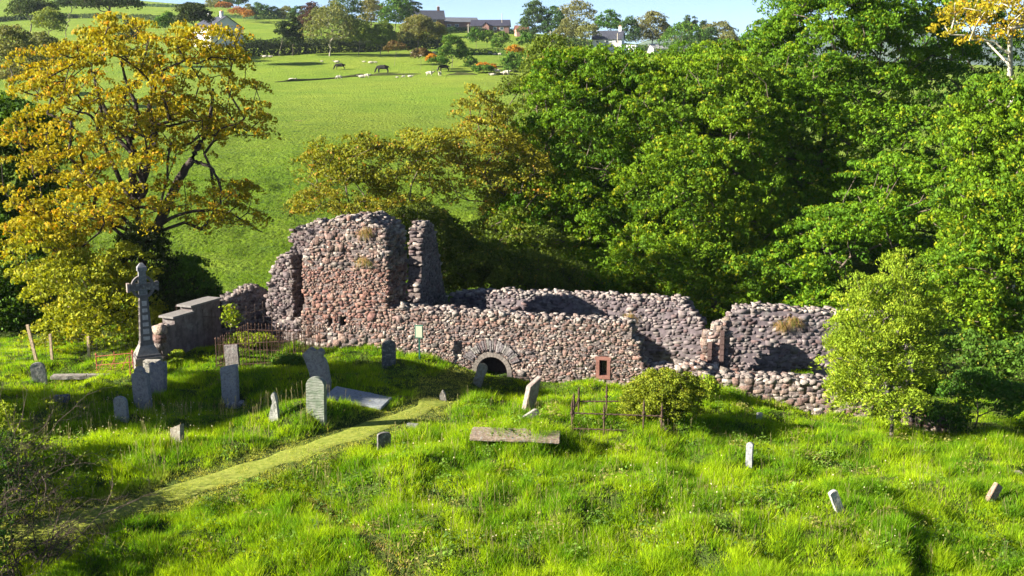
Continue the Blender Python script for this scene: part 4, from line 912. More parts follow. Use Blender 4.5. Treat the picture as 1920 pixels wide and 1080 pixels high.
# ------------------------------------------------------------------ small plants by the ruin
tree('elder_sapling', 'thin leafy sapling rising behind the boxed iron railings', 'sapling', stand(428, 44.8), [blob(432, 590, 44.8, 12, 26), blob(440, 600, 44.8, 8, 12)], 16, pad=(.16, .1), tufts=4, lpt=6, leaf=.13, cols=C_PALE, tr=.008, seed=140, shell=.1, bark=(.35, .30, .22))
tree('bramble_bush', 'leafy yellow-green bramble growing inside the boxed iron railings', 'bush', stand(490, 44.3), [blob(485, 655, 44.3, 42, 24), blob(450, 642, 44.3, 25, 12)], 60, pad=(.25, .18), tufts=12, lpt=6, leaf=.1, cols=C_PALE, tr=.005, seed=141, low=-.2)
tree('nettle_clump', 'bright green weeds between the cross and the stepped wall', 'plant', stand(334, 42.5), [blob(334, 680, 42.5, 12, 18)], 16, pad=(.12, .1), tufts=6, lpt=6, leaf=.11, cols=C_PALE, tr=.004, seed=142)
tree('nettle_clump', 'dark green tussock of weeds right of the boxed railings', 'plant', stand(535, 41.3), [blob(540, 690, 41.3, 38, 18)], 60, pad=(.22, .16), tufts=12, lpt=6, leaf=.1, cols=C_SYCD, tr=.004, seed=143, low=-.2)
tree('nettle_clump', 'leafy weeds climbing on the low wall between the round bush and the tumbled stones', 'plant', stand(1322, 38.6), [blob(1318, 728, 38.6, 24, 20)], 30, pad=(.2, .14), tufts=10, lpt=6, leaf=.1, cols=C_PALE, tr=.004, seed=144)
tree('bramble_bush', 'dark bramble in the deep shade by the railing at the right', 'bush', stand(1830, 40), [blob(1830, 740, 40, 60, 40), blob(1770, 790, 38.5, 40, 30), blob(1890, 760, 40, 60, 40)], 120, pad=(.4, .25), tufts=14, lpt=6, leaf=.12, cols=C_SYCD, tr=.006, seed=145, mat=M_LEAFD, low=-.2)
tree('bramble_bush', 'shaded undergrowth below the right-hand sycamores beyond the chancel wall', 'bush', stand(1800, 46), [blob(1800, 680, 46, 90, 50), blob(1920, 700, 45, 90, 60), blob(1620, 640, 49, 90, 40)], 140, pad=(.6, .3), tufts=16, lpt=6, leaf=.16, cols=C_SYCD, tr=.008, seed=146, mat=M_LEAFD, low=-.2)
def drygrass(label, W, px, py, n=70, L=.45, t=-.06):
    a, z = W.at(px, py); o = W.world(a, t, z); rng = np.random.default_rng(int(px)); V, Fs, K = [], [], []
    for k in range(n):
        b = rng.normal(0, .09, 3) * [1.3, .4, .8]; d = np.array([rng.normal(0, .35), -.25 - .2 * rng.random(), -.6 + rng.normal(0, .35)]); d = d / np.linalg.norm(d) * L * rng.uniform(.5, 1)
        s = np.array([.008, 0, 0]); m = b + d * .5 + [0, -.06, .07]; k0 = len(V); V += [b - s, b + s, m + s, m - s, b + d, b + d]; Fs += [(k0, k0 + 1, k0 + 2, k0 + 3), (k0 + 3, k0 + 2, k0 + 4, k0 + 5)]
        c = np.array((.42, .28, .13)) * rng.uniform(.7, 1.2) if rng.random() < .7 else np.array((.20, .22, .05)); K += [c] * 6
    return props(mobj('grass_tuft', np.array(V), Fs, M_GRASS, None, np.array(K), loc=o), label, 'grass tuft', 'dry grass tufts rooted in the masonry')
drygrass('dry straw tuft hanging near the top of the tall block', WF, 686, 432, 90, .5)
drygrass('straw and green tuft halfway up the tall block', WF, 682, 486, 80, .5)
drygrass('brown dry tuft hanging from the long rear wall', WN, 1180, 590, 60, .6)
drygrass('wide brown tuft hanging below the top of the chancel wall, left piece', WE, 1462, 606, 90, .5)
drygrass('brown tuft hanging below the top of the chancel wall, right piece', WE, 1485, 598, 100, .6)

# ------------------------------------------------------------------ bare twiggy thorn at the lower left
def twigs(label, base, n_main, L, seed, dirs, name='thorn_bush', leafn=0, r0=.02):
    rng = np.random.default_rng(seed); root = empty(name, base, label, 'bush'); V, Fs, st = [], [], []; m = 0; tips = []
    for k in range(n_main):
        d = np.array(dirs) + rng.normal(0, .55, 3); d /= np.linalg.norm(d); st.append((np.array([rng.normal(0, .5), rng.normal(0, .5), 0]), d, L * rng.uniform(.5, 1.1), r0, 0))
    while st:
        p, d, l, r, lev = st.pop(); seg = 6; pts = [p]
        for i in range(seg):
            d = d + rng.normal(0, .16, 3) + [0, 0, -.02]; d /= np.linalg.norm(d); p = p + d * l / seg; pts.append(p)
            if lev < 3 and rng.random() < (.75 if lev < 2 else .5): 
                nd = d + rng.normal(0, .65, 3); st.append((p, nd / np.linalg.norm(nd), l * rng.uniform(.35, .6), r * .55, lev + 1))
        tips += pts[2:]
        for i in range(seg):
            a, b = pts[i], pts[i + 1]; e = b - a; e = e / np.linalg.norm(e); x = np.cross(e, [.3, .2, 1.]); x /= np.linalg.norm(x); y = np.cross(e, x); ra, rb = max(r * (1 - i / seg * .7), .0028), max(r * (1 - (i + 1) / seg * .7), .0028)
            for q, rr in ((a, ra), (b, rb)):
                for k in range(3): t = 2.094 * k; V.append(q + rr * (x * math.cos(t) + y * math.sin(t)))
            Fs += [(m + k, m + (k + 1) % 3, m + 3 + (k + 1) % 3, m + 3 + k) for k in range(3)]; m += 6
    V = np.array(V); print('twigs', len(V))
    mobj('branches', V, np.array(Fs), M_BARK, root, np.broadcast_to((.07, .05, .042), (len(V), 3)))
    if leafn:
        T = np.array(tips); q = T[rng.integers(len(T), size=leafn)] + rng.normal(0, .05, (leafn, 3)); V, F2 = leaves(q, rdir(rng, leafn), rdir(rng, leafn) + [0, 0, 1], np.full(leafn, .07), .6)
        c = np.array((.16, .20, .03)) * rng.uniform(.5, 1.3, (leafn, 1)); mobj('leaves', V, F2, M_LEAF, root, np.repeat(c, 4, 0))
    return root
twigs('tangle of bare dry thorn twigs filling the lower left corner', np.array([-11.9, 24.0, gz(-11.9, 24.0)]), 30, 2.3, 5, (.25, .15, .9), leafn=500)
twigs('bare thorn twigs at the left edge above the path end', np.array([-13.6, 27.2, gz(-13.6, 27.2)]), 24, 2.4, 6, (.2, 0, .9), leafn=1500)
tree('elder_bush', 'yellow-green leafy elder at the left edge above the bare twigs', 'bush', np.array([-14.6, 30.2, gz(-14.6, 30.2)]), [(-14.9, 30.2, 1.1, .8, .9, .9), (-14.2, 30.6, .6, .55, .6, .6), (-15.2, 29, .9, .8, .9, 1.0)], 90, pad=(.28, .18), tufts=11, lpt=6, leaf=.11, cols=C_PALE, tr=.006, seed=150)
tree('elder_bush', 'dark leafy undergrowth behind the tangle of twigs at the left edge', 'bush', np.array([-13.9, 25.6, gz(-13.9, 25.6)]), [(-13.6, 25.6, .6, 1.4, 1.5, 1.3), (-12.6, 23.3, .5, 1.1, 1.2, 1.1), (-14, 27.5, .8, 1.2, 1.3, 1.3)], 230, pad=(.3, .2), tufts=11, lpt=6, leaf=.09, cols=C_SYCD, tr=.005, seed=151, mat=M_LEAFD, low=-.2)

# ------------------------------------------------------------------ grass
def blades(name, n_t, xr, yr, seed, mode):
    rng = np.random.default_rng(seed)
    Yt = yr[0] + (yr[1] - yr[0]) * rng.random(n_t) ** (1.15 if mode == 'near' else 1)
    uu = rng.uniform(-1, 1, n_t); X = uu * (Yt * .50 + .5) if mode != 'far' else rng.uniform(xr[0], xr[1], n_t)
    Zt = Z(X, Yt)
    pd, _, pw, _ = dseg(X, Yt, PATH, PATHW); td, _, _, _ = dseg(X, Yt, TRACK)
    onp = 1 - sstep(pw * .75, pw * 1.25, pd + .7 * (fbm(X * 1.3, Yt * 1.3, 8) - .5)); ont = 1 - sstep(.16, .42, td)
    clump = fbm(X / 1.1, Yt / 1.1, 41); lush = fbm(X / 3.2, Yt / 3.2, 42)
    tus = vnoise(X / .45, Yt / .45, 46); H = .05 + .62 * np.clip(clump - .36, 0, 1) + .3 * np.clip(lush - .45, 0, 1) + .20 * tus ** 2; H = H * (1 - .35 * sstep(38, 41, Yt))
    H = (H * (1 - onp) + onp * (.035 + .05 * vnoise(X / .3, Yt / .3, 71))) * (1 - .6 * ont)
    # keep clear of walls
    dw = (np.stack([X, Yt], 1) - WF.A[:2]) @ WF.n[:2]; aw = (np.stack([X, Yt], 1) - WF.A[:2]) @ WF.u[:2]
    inwall = (dw > -.04) & (dw < .95) & (aw < 12.2) & (aw > -14.0); keep = ~inwall & (rng.random(n_t) < .25 + 1.3 * tus + onp) & (rng.random(n_t) > .45 * ont)
    inside = (dw > .9) & (dw < 8) & (aw > -11) & (aw < 12); H = np.where(inside, H * .45, H)
    X, Yt, Zt, H, onp, ont, clump, lush = (q[keep] for q in (X, Yt, Zt, H, onp, ont, clump, lush)); n_t = len(X)
    k = 9; n = n_t * k; rep = lambda q: np.repeat(q, k, 0)
    a = rng.uniform(0, 2 * math.pi, n); r = np.abs(rng.normal(0, .085, n)) ; bx = rep(X) + r * np.cos(a); by = rep(Yt) + r * np.sin(a); bz = rep(Zt) - .03
    hh = rep(H) * rng.uniform(.45, 1.25, n); ln = rep(rng.normal(0, .22, (n_t, 2))) + rng.normal(0, .22, (n, 2)) + np.stack([np.cos(a), np.sin(a)], 1) * .28 + [.04, -.04]
    tip = np.stack([bx + ln[:, 0] * hh, by + ln[:, 1] * hh, bz + hh * .95], 1); wd = rng.uniform(.006, .014, n) * (1 + .4 * rep(onp)); wa = rng.uniform(0, math.pi, n)
    w = np.stack([np.cos(wa) * wd, np.sin(wa) * wd, wd * 0], 1); b = np.stack([bx, by, bz], 1)
    V = np.stack([b - w, b + w, tip], 1).reshape(-1, 3); Fs = np.arange(n * 3).reshape(n, 3)
    g1, g2, g3 = np.array((.38, .51, .010)), np.array((.08, .22, .007)), np.array((.50, .50, .14))
    f = rep(np.clip((.6 * fbm(X / 1.6, Yt / 1.6, 55) + .4 * vnoise(X / .4, Yt / .4, 57) - .32) * 3.2, 0, 1))[:, None] * .65 + rng.random((n, 1)) * .35; c = g1 * (1 - f) + g2 * f  # patchy greens, their contrast raised to paint in shadow between the lumps
    pth = rep(onp * (.55 + .9 * np.clip(fbm(X * 1.7, Yt * 1.7, 91) - .25, 0, .5)))[:, None]; c = c * (1 - pth) + (g3 * .85) * pth; straw = (rng.random((n, 1)) < .03 + .7 * rep(ont)[:, None]); c = np.where(straw, np.array((.42, .34, .14)), c)
    c = c * rng.uniform(.5, 1.4, (n, 1)) * rep(.75 + .5 * rng.random(n_t))[:, None]; c3 = np.repeat(c, 3, 0); o = mobj(name, V, Fs, M_GRASS, None, c3); props(o, kind='stuff'); o['label'] = 'long sunlit churchyard grass' ; o['category'] = 'grass'; return o
blades('grass', 150000, None, (20.5, 49), 77, 'near')
def tussocks():
    rng = np.random.default_rng(78); n_t = 26000; Yt = 50 + 75 * rng.random(n_t) ** 1.5; X = rng.uniform(-.42, .06, n_t) * Yt
    cl = fbm(X / 2.4, Yt / 1.6, 61); keep = cl > rng.uniform(.3, .62, n_t); X, Yt, cl = X[keep], Yt[keep], cl[keep]; n_t = len(X); Zt = Z(X, Yt); k = 9; n = n_t * k
    a = rng.uniform(0, 6.28, n); sc = np.repeat(.6 + .8 * (cl - .3), k); r = np.abs(rng.normal(0, .12, n)) * sc; hh = rng.uniform(.07, .24, n) * sc * (1.1 - .5 * (np.repeat(Yt, k) - 50) / 75)
    b = np.stack([np.repeat(X, k) + r * np.cos(a), np.repeat(Yt, k) + r * np.sin(a), np.repeat(Zt, k) - .03], 1)
    tip = b + np.stack([np.cos(a) * hh * .6, np.sin(a) * hh * .6, hh], 1); wa = rng.uniform(0, 3.14, n); wd = .022; w = np.stack([np.cos(wa) * wd, np.sin(wa) * wd, wa * 0], 1)
    V = np.stack([b - w, b + w, tip], 1).reshape(-1, 3); f = rng.random((n, 1)); c = (np.array((.16, .25, .022)) * f + np.array((.08, .16, .016)) * (1 - f))
    o = mobj('pasture_grass', V, np.arange(n * 3).reshape(n, 3), M_GRASS, None, np.repeat(c, 3, 0)); props(o, 'tussocky pasture grass on the bank', 'grass', None, 'stuff')
tussocks()
def weeds():
    rng = np.random.default_rng(79); C = [(rng.uniform(60, 1900), rng.uniform(700, 1075)) for _ in range(230)] + [(rng.uniform(420, 640), rng.uniform(840, 930)) for _ in range(25)] + [(rng.uniform(900, 1900), rng.uniform(780, 860)) for _ in range(40)]
    Vs, Fs_, K, m = [], [], [], 0
    for px, py in C:
        x, y = gbase(px, py); n = int(rng.integers(25, 90)); sp = rng.uniform(.12, .32); X = x + rng.normal(0, sp, n); Yv = y + rng.normal(0, sp, n)
        if float(dseg(np.array([x]), np.array([y]), PATH)[0][0]) < 1.1 or WF.n[:2] @ (np.array([x, y]) - WF.A[:2]) > -.3: continue
        Zv = Z(X, Yv) + rng.uniform(.08, .34, n); d = rdir(rng, n) * [1, 1, .4]; nr = rng.normal(0, .35, (n, 3)) + [0, 0, 1]
        V, F_ = leaves(np.stack([X, Yv, Zv], 1), d, nr, rng.uniform(.05, .13, n), .55, .3); Vs.append(V); Fs_.append(F_ + m); m += len(V)
        c = np.array(((.10, .19, .02), (.14, .24, .03), (.20, .20, .05), (.07, .13, .02))[rng.integers(4)]); K.append(np.repeat(c * rng.uniform(.7, 1.3, (n, 1)), 4, 0))
    props(mobj('weeds', np.concatenate(Vs), np.concatenate(Fs_), M_LEAF, None, np.concatenate(K)), 'broad-leaved docks and nettles scattered through the long grass', 'weeds', None, 'stuff')
    n = 2600; px = np.concatenate([rng.uniform(80, 620, 900), rng.uniform(600, 1900, n - 900)]); py = np.concatenate([rng.uniform(760, 900, 900), rng.uniform(760, 1075, n - 900)])
    Q = np.array([gbase(a, b) for a, b in zip(px, py)]); cl = fbm(Q[:, 0] / 1.3, Q[:, 1] / 1.3, 88); Q = Q[(cl > .47) & (dseg(Q[:, 0], Q[:, 1], PATH)[0] > 1.1)]; n = len(Q)
    b = np.stack([Q[:, 0], Q[:, 1], Z(Q[:, 0], Q[:, 1])], 1); h = rng.uniform(.35, .68, n)[:, None]; t = b + np.concatenate([rng.normal(0, .07, (n, 2)), h], 1); w_ = np.array([.0035, 0, 0]); hd_ = np.array([.009, 0, 0])
    u_ = b + (t - b) * .86; V = np.stack([b - w_, b + w_, u_ + w_, u_ - w_, u_ - hd_, u_ + hd_, t + w_, t - w_], 1).reshape(-1, 3); i = np.arange(n)[:, None] * 8
    c = np.array((.50, .42, .20)) * rng.uniform(.5, 1.1, (n, 1)); props(mobj('grass_stalks', V, np.concatenate([i + [0, 1, 2, 3], i + [4, 5, 6, 7]]), M_GRASS, None, np.repeat(c, 8, 0)), 'dry straw coloured seed stalks standing above the long grass', 'grass', None, 'stuff')
weeds()
def flowers():
    rng = np.random.default_rng(5); mb = MB(); n = 190
    for k in range(n):
        if rng.random() < .5: px, py = rng.uniform(100, 400), rng.uniform(760, 860)
        else: px, py = rng.uniform(640, 1900), rng.uniform(850, 1070)
        x, y = gbase(px, py); z = gz(x, y); h = rng.uniform(.3, .5); r = rng.uniform(.012, .026)
        mb.tube([(x, y, z), (x + rng.normal(0, .03), y, z + h)], .003, 3, (.25, .28, .08))
        mb.tube([(x, y, z + h - r), (x, y, z + h), (x, y, z + h + r)], [r * .3, r, r * .3], 5, (.62, .58, .48) if rng.random() < .7 else (.45, .40, .25))
    o = mb.build('seed_heads', M_GRASS); props(o, 'white clover heads and seed heads dotted through the grass', 'flowers', None, 'stuff')
flowers()

# ------------------------------------------------------------------ far hillside
def ftree(label, px, y0, y1, w, Y, cols=C_SYCD, seed=0, kind='round', base_py=None, group='trees along the far hillside', dens=1.0, leaf=None, bark=(.12, .10, .08), name=None):
    """far tree from its extent in the photograph: crown rows y0..y1, width w"""
    b = stand(px, Y); m = mpp(Y, b[2]); cy = (y0 + y1) / 2; h = (y1 - y0) / 2; lf = leaf or .0042 * Y ** .9 * .5 + .1
    if kind == 'round': bl = [blob(px, cy, Y, w * .5, h * .9), blob(px - w * .24, cy + h * .35, Y, w * .34, h * .6), blob(px + w * .24, cy + h * .3, Y, w * .32, h * .65), blob(px + w * .05, y0 + h * .5, Y, w * .25, h * .45)]
    elif kind == 'column': bl = [blob(px, cy, Y, w * .4, h * .95), blob(px, cy + h * .3, Y, w * .5, h * .6)]
    elif kind == 'pine': bl = [blob(px, y0 + h * .5, Y, w * .48, h * .4), blob(px - w * .25, y0 + h * .8, Y, w * .28, h * .28), blob(px + w * .25, y0 + h * .7, Y, w * .28, h * .3)]
    elif kind == 'conifer': bl = [blob(px, y0 + h * k, Y, w * .1 + w * .22 * k, h * .25) for k in (.2, .6, 1.0, 1.4, 1.7)]
    elif kind == 'bush': bl = [blob(px, cy, Y, w * .45, h * .9), blob(px - w * .28, cy + h * .2, Y, w * .25, h * .7), blob(px + w * .28, cy + h * .25, Y, w * .25, h * .65)]
    nb = int(np.clip(w * h * .06, 18, 110) * dens); R0 = w * m
    return tree(name or {'pine': 'pine_tree', 'conifer': 'spruce_tree', 'bush': 'bush', 'column': 'yew_tree'}.get(kind, 'tree'), label, 'bush' if kind == 'bush' else 'tree', b, bl, nb, pad=(max(R0 * .14, .5), max(R0 * .08, .3)),
                tufts=9, lpt=6, leaf=lf, cols=cols, tr=.0009 * Y ** .8 * 0 + .03 * max(R0 / 10, .3), seed=seed + int(px), group=group, mat=M_LEAFD if cols in (C_DARK, C_SYCD) else None, ns=4, shell=.4, width=.8, bark=bark)
C_BLUE = dict(c1=(.06, .12, .035), c2=(.035, .075, .03), tip=(.10, .15, .04), ptip=.15)
C_GREY = dict(c1=(.17, .18, .06), c2=(.09, .11, .04), tip=(.24, .18, .07), ptip=.15)
C_LIME = dict(c1=(.17, .23, .04), c2=(.09, .14, .03), tip=(.24, .25, .05), ptip=.2)
C_REDD = dict(c1=(.07, .035, .03), c2=(.04, .03, .025), tip=(.12, .05, .03), ptip=.2)
ftree('small round-crowned tree alone at the field corner right of the third cow', 848, 66, 116, 46, 232, C_SYCD, 1)
ftree('tiny dark bush in the field right of the lone tree', 883, 107, 127, 16, 228, C_SYCD, 2, 'bush')
ftree('dark green bush where the field meets the bronze sycamore tops', 963, 98, 140, 42, 222, C_SYCD, 3, 'bush')
ftree('bare-branched pale trunk tree leaning in the hedge right of the white gable house', 529, 38, 96, 24, 262, C_DARK, 4, 'pine', dens=.6, bark=(.3, .27, .22))
ftree('dark columnar yew in the hedge beside the pale leaning trunk', 552, 26, 92, 34, 264, C_DARK, 5, 'column')
ftree('dark copper-red tree behind the yew', 584, 4, 64, 44, 300, C_REDD, 6)
ftree('tall grey-green tree with two pale trunks in the middle of the hedge', 622, 2, 92, 92, 262, C_GREY, 7, bark=(.25, .23, .18))
ftree('bluish tree rising behind the two-trunked grey-green tree', 648, -25, 60, 60, 340, C_BLUE, 8)
ftree('lime green round tree right of the two-trunked tree', 676, 36, 82, 48, 262, C_LIME, 9)
ftree('pale olive tree on the skyline left of the brick house', 697, -4, 46, 48, 360, C_GREY, 10)
ftree('big dark green tree touching the left end of the brick house', 742, -8, 50, 56, 350, C_SYCD, 11)
ftree('dark crown behind the big green tree at the brick house', 768, -10, 30, 34, 385, C_DARK, 12)
ftree('yellow-green tree below the big dark one left of the brick house', 716, 38, 92, 46, 266, C_LIME, 13)
ftree('broad olive tree in front of the brick house', 784, 28, 82, 66, 270, C_GREY, 14)
ftree('small olive tree at the right foot of the brick house', 822, 42, 76, 30, 275, C_GREY, 15)
ftree('dark round bush below the long bungalow, left one', 893, 54, 82, 36, 300, C_SYCD, 16, 'bush')
ftree('dark round bush below the long bungalow, middle one', 914, 56, 80, 26, 300, C_SYCD, 17, 'bush')
ftree('loose round tree below the right end of the long bungalow', 938, 60, 92, 30, 285, C_SYCD, 18)
ftree('small bush right of the round tree below the bungalow', 986, 60, 84, 24, 285, C_SYCD, 19, 'bush')
ftree('tall dark blue-green tree just right of the pink cottage', 1002, 0, 74, 50, 350, C_BLUE, 20)
ftree('second tall dark tree right of the pink cottage with visible trunks', 1038, 12, 72, 38, 348, C_BLUE, 21)
ftree('wispy half-bare grey tree on the skyline behind the white farmhouse trees', 1080, 2, 52, 74, 420, C_GREY, 22, dens=.6)
ftree('olive tree left of the white farmhouse', 1066, 34, 80, 44, 330, C_GREY, 23)
ftree('grey-olive tree just left of the white farmhouse gable', 1102, 42, 78, 36, 325, C_GREY, 24)
ftree('dark green round tree behind the white farmhouse', 1140, 18, 62, 44, 365, C_SYCD, 25)
ftree('dark tree right of the white farmhouse', 1178, 32, 84, 36, 350, C_BLUE, 26)
ftree('tall grey-olive tree between the farmhouse and the small white cottage', 1222, 20, 86, 66, 370, C_GREY, 27)
ftree('large round dark green tree right of the small white cottage', 1281, 42, 100, 84, 330, C_SYCD, 28)
ftree('dark green tree right of the large round one', 1328, 52, 98, 44, 340, C_BLUE, 29)
ftree('muted olive tree near the right end of the hillside', 1366, 60, 100, 46, 350, C_GREY, 30)
ftree('brownish loose tree above the green wood behind the round tree', 1345, 42, 70, 60, 430, C_GREY, 31)
ftree('slim spruce on the right skyline, left of three', 1288, 30, 56, 14, 450, C_DARK, 32, 'conifer')
ftree('slim spruce on the right skyline, middle of three', 1302, 32, 56, 13, 452, C_DARK, 33, 'conifer')
ftree('slim spruce on the right skyline, right of three', 1318, 36, 58, 13, 450, C_DARK, 34, 'conifer')
ftree('last small tree at the right foot of the skyline', 1400, 66, 96, 40, 360, C_SYCD, 35)
ftree('flat-topped dark pine in the top left corner', 60, -6, 62, 84, 260, C_DARK, 36, 'pine')
ftree('wide dark pine crown above the orange sycamore', 205, -14, 44, 110, 250, C_DARK, 37, 'pine')
ftree('dark pine beside the white gable house, left of its chimneys', 362, 4, 84, 62, 238, C_DARK, 38, 'pine')
ftree('bright green tree between the two dark pines at upper left', 92, 14, 60, 50, 240, C_LIME, 39)
ftree('dark yew behind the top of the orange sycamore', 245, 36, 84, 44, 235, C_DARK, 40, 'column')
ftree('dark green round bush left of the dark pine by the house', 310, 22, 56, 36, 245, C_SYCD, 41)
ftree('small distant pine at the top edge left of centre', 132, -5, 26, 60, 330, C_DARK, 42, 'pine')
for k, (px, y0, y1, w, lab) in enumerate([(20, 48, 120, 80, 'brownish hedge tree at the left edge, nearest the corner'), (80, 60, 130, 70, 'brown-green hedge tree second from the left edge'), (30, 90, 160, 90, 'olive hedge tree low at the left edge behind the orange sycamore')]):
    ftree(lab, px, y0, y1, w, 150 + 12 * k, C_GREY, 50 + k, group='brownish hedge trees at the upper left')
HT = 'small trees along the upper hedge left of the skyline gap'
for k, (px, y0, y1, w, Y, c, lab) in enumerate([(400, -6, 16, 34, 520, C_GREY, 'greyish'), (432, -8, 10, 30, 540, C_BLUE, 'bluish'), (486, 4, 34, 34, 430, C_BLUE, 'taller blue-green'), (510, 12, 34, 30, 432, C_BLUE, 'mid-sized green'), (536, 12, 36, 34, 436, C_GREY, 'olive'),
                                                 (560, 12, 36, 30, 434, C_BLUE, 'rounded blue-green'), (455, -4, 8, 16, 560, C_BLUE, 'tiny skyline'), (596, 18, 40, 30, 440, C_BLUE, 'dark rounded'), (462, 10, 32, 26, 428, C_GREY, 'brownish green')]):
    ftree(['greyish scrub tree above the white gable house on the left skyline', 'bluish scrub tree on the skyline right of the greyish one', 'tallest blue-green tree of the upper hedge', 'mid-sized green tree just right of the tallest in the upper hedge', 'olive tree in the middle of the upper hedge', 'rounded blue-green tree towards the right end of the upper hedge',
           'tiny lone tree on the skyline above the orange scrub', 'dark rounded tree at the right end of the upper hedge', 'brownish green tree at the left end of the upper hedge'][k], px, y0, y1, w, Y, c, 60 + k, group=HT)
# gorse and orange scrub
C_GORSE = dict(c1=(.45, .19, .01), c2=(.22, .13, .01), tip=(.5, .24, .01), ptip=.5)
for px, y0, y1, w, Y, lab in [(967, 87, 99, 28, 246, 'bright orange gorse bush above the right end of the pasture'), (811, 104, 117, 14, 222, 'small orange gorse bush among scrub left of the lone tree'), (912, 119, 128, 30, 224, 'low flat orange gorse right of the tiny dark bush'),
                               (445, 14, 28, 34, 420, 'orange flowering scrub behind the white gable house, nearer the chimneys'), (465, 20, 32, 22, 415, 'orange flowering scrub at the left foot of the upper hedge'), (420, 4, 16, 26, 440, 'rusty scrub highest above the white gable house')]:
    ftree(lab, px, y0, y1, w, Y, C_GORSE if Y < 300 else dict(c1=(.34, .15, .03), c2=(.18, .10, .03), tip=(.4, .17, .03), ptip=.3), 80, 'bush', name='gorse_bush', group='orange gorse bushes on the hillside')
for px, y0, y1, w, Y, lab in [(788, 92, 110, 34, 226, 'reddish brown scrub at the field edge'), (822, 108, 120, 34, 221, 'dark scrub patch under the lone tree'), (905, 124, 134, 40, 219, 'dull green scrub running along below the low orange gorse'), (742, 78, 96, 40, 238, 'copper coloured shrub in the hedge below the olive tree')]:
    ftree(lab, px, y0, y1, w, Y, dict(c1=(.12, .07, .03), c2=(.06, .06, .02), tip=(.2, .10, .03), ptip=.2) if 'dull' not in lab and 'dark' not in lab else C_SYCD, 81, 'bush', group='scrub at the pasture edge')

def hedge(label, pts, h, wd, cols, seed, leaf=.45, mat=None, n=60, name='hedge'):
    """hedge through photo points (px, base py); height and half width in metres"""
    rng = np.random.default_rng(seed); g_ = np.array([G(x, y) for x, y in pts]); d = np.concatenate([[0], np.cumsum(np.linalg.norm(np.diff(g_[:, :2], axis=0), axis=1))]); L = d[-1]
    m = int(L * n); t = rng.random(m) * L; hv = h * (.65 + .7 * fbm(t / 5, t * 0, seed)); a = rng.uniform(0, math.pi, m); rr = np.sqrt(rng.uniform(.3, 1, m))
    tx = np.interp(t, d, g_[:, 0]); ty = np.interp(t, d, g_[:, 1]); k = np.clip(np.searchsorted(d, t) - 1, 0, len(d) - 2); dr = g_[k + 1, :2] - g_[k, :2]; dr /= np.linalg.norm(dr, axis=1, keepdims=True); nx = np.stack([-dr[:, 1], dr[:, 0]], 1)
    X = tx + nx[:, 0] * np.cos(a) * wd * rr; Yv = ty + nx[:, 1] * np.cos(a) * wd * rr; Zv = Z(X, Yv) + np.sin(a) * hv * rr
    nr = np.stack([nx[:, 0] * np.cos(a), nx[:, 1] * np.cos(a), np.sin(a) + .3], 1) + rng.normal(0, .4, (m, 3)); dd = np.cross(nr, rdir(rng, m))
    b = g_[0]; V, Fs = leaves(np.stack([X, Yv, Zv], 1) - b, dd, nr, leaf * rng.uniform(.6, 1.2, m), .8)
    c1, c2 = np.array(cols['c1']), np.array(cols['c2']); f = fbm(t / 3, t * 0 + 3, seed)[:, None] * .6 + rng.random((m, 1)) * .4
    return props(mobj(name, V, Fs, mat or M_LEAFD, None, np.repeat(c1 * (1 - f) + c2 * f, 4, 0), loc=b), label, 'hedge', 'hedges on the hillside')
hedge('thick dark field hedge below the white gable house', [(440, 106), (500, 104), (570, 100), (640, 98), (700, 95), (760, 92), (830, 90)], 3.2, 2.0, dict(c1=(.05, .07, .02), c2=(.02, .035, .012)), 1, .5, n=170)
hedge('second darker hedge line just above the thick one', [(455, 90), (520, 88), (600, 86), (680, 84), (760, 82), (830, 80)], 2.2, 1.5, C_DARK, 2, .5, n=110)
hedge('low hedge under the brick house and bungalow', [(815, 64), (860, 60), (910, 60), (960, 62), (1000, 66)], 1.8, 1.4, C_BLUE, 3, .5, n=80)
hedge('hedge line sloping across below the white farmhouse', [(990, 80), (1060, 82), (1130, 88), (1200, 94), (1280, 102)], 2.2, 1.6, C_BLUE, 4, .5, n=80)
hedge('hedge at the top of the upper left field', [(410, 33), (480, 36), (560, 37), (620, 38), (680, 42)], 1.6, 1.4, C_BLUE, 5, .6, n=50)
hedge('hedge crossing the fields in the top left corner', [(-30, 42), (60, 36), (150, 34), (250, 36), (340, 40)], 2, 1.6, C_DARK, 6, .6, n=60)
hedge('scrubby hedge right of the lone field tree', [(860, 104), (900, 100), (950, 104), (1000, 112), (1060, 120), (1180, 128)], 1.5, 1.3, C_SYCD, 7, .4, n=60)
hedge('faint hedge on the top left slope', [(120, 12), (220, 10), (330, 14), (420, 14)], 1.6, 1.6, C_BLUE, 8, .8, n=30)
# broken bank across the pasture
def bank(label, pts, h, mat):
    g_ = np.array([G(x, y) for x, y in pts]); V, Fs = [], []; n = 60; tt = np.linspace(0, len(g_) - 1, n)
    for i, t in enumerate(tt):
        x = np.interp(t, range(len(g_)), g_[:, 0]); y = np.interp(t, range(len(g_)), g_[:, 1]); hh = h * (.5 + .9 * float(vnoise(t * 3.1, 0, 2))) * math.sin(math.pi * min(1, max(.02, (i + .5) / n * 4), (1 - (i + .5) / n) * 4) / 2)
        for dy, dz in ((-.7, -.15), (-.35, hh), (.5, hh * 1.05), (1.2, -.15)): V.append((x, y + dy, gz(x, y + dy) + dz))
    for i in range(n - 1): Fs += [(i * 4 + k, (i + 1) * 4 + k, (i + 1) * 4 + k + 1, i * 4 + k + 1) for k in range(3)]
    return props(mobj('earth_bank', np.array(V), Fs, mat, None), label, 'bank', 'broken bank across the pasture')
MB_ = simple_noise_mat('bank_soil', (.030, .045, .012), (.06, .06, .02), 1.5)
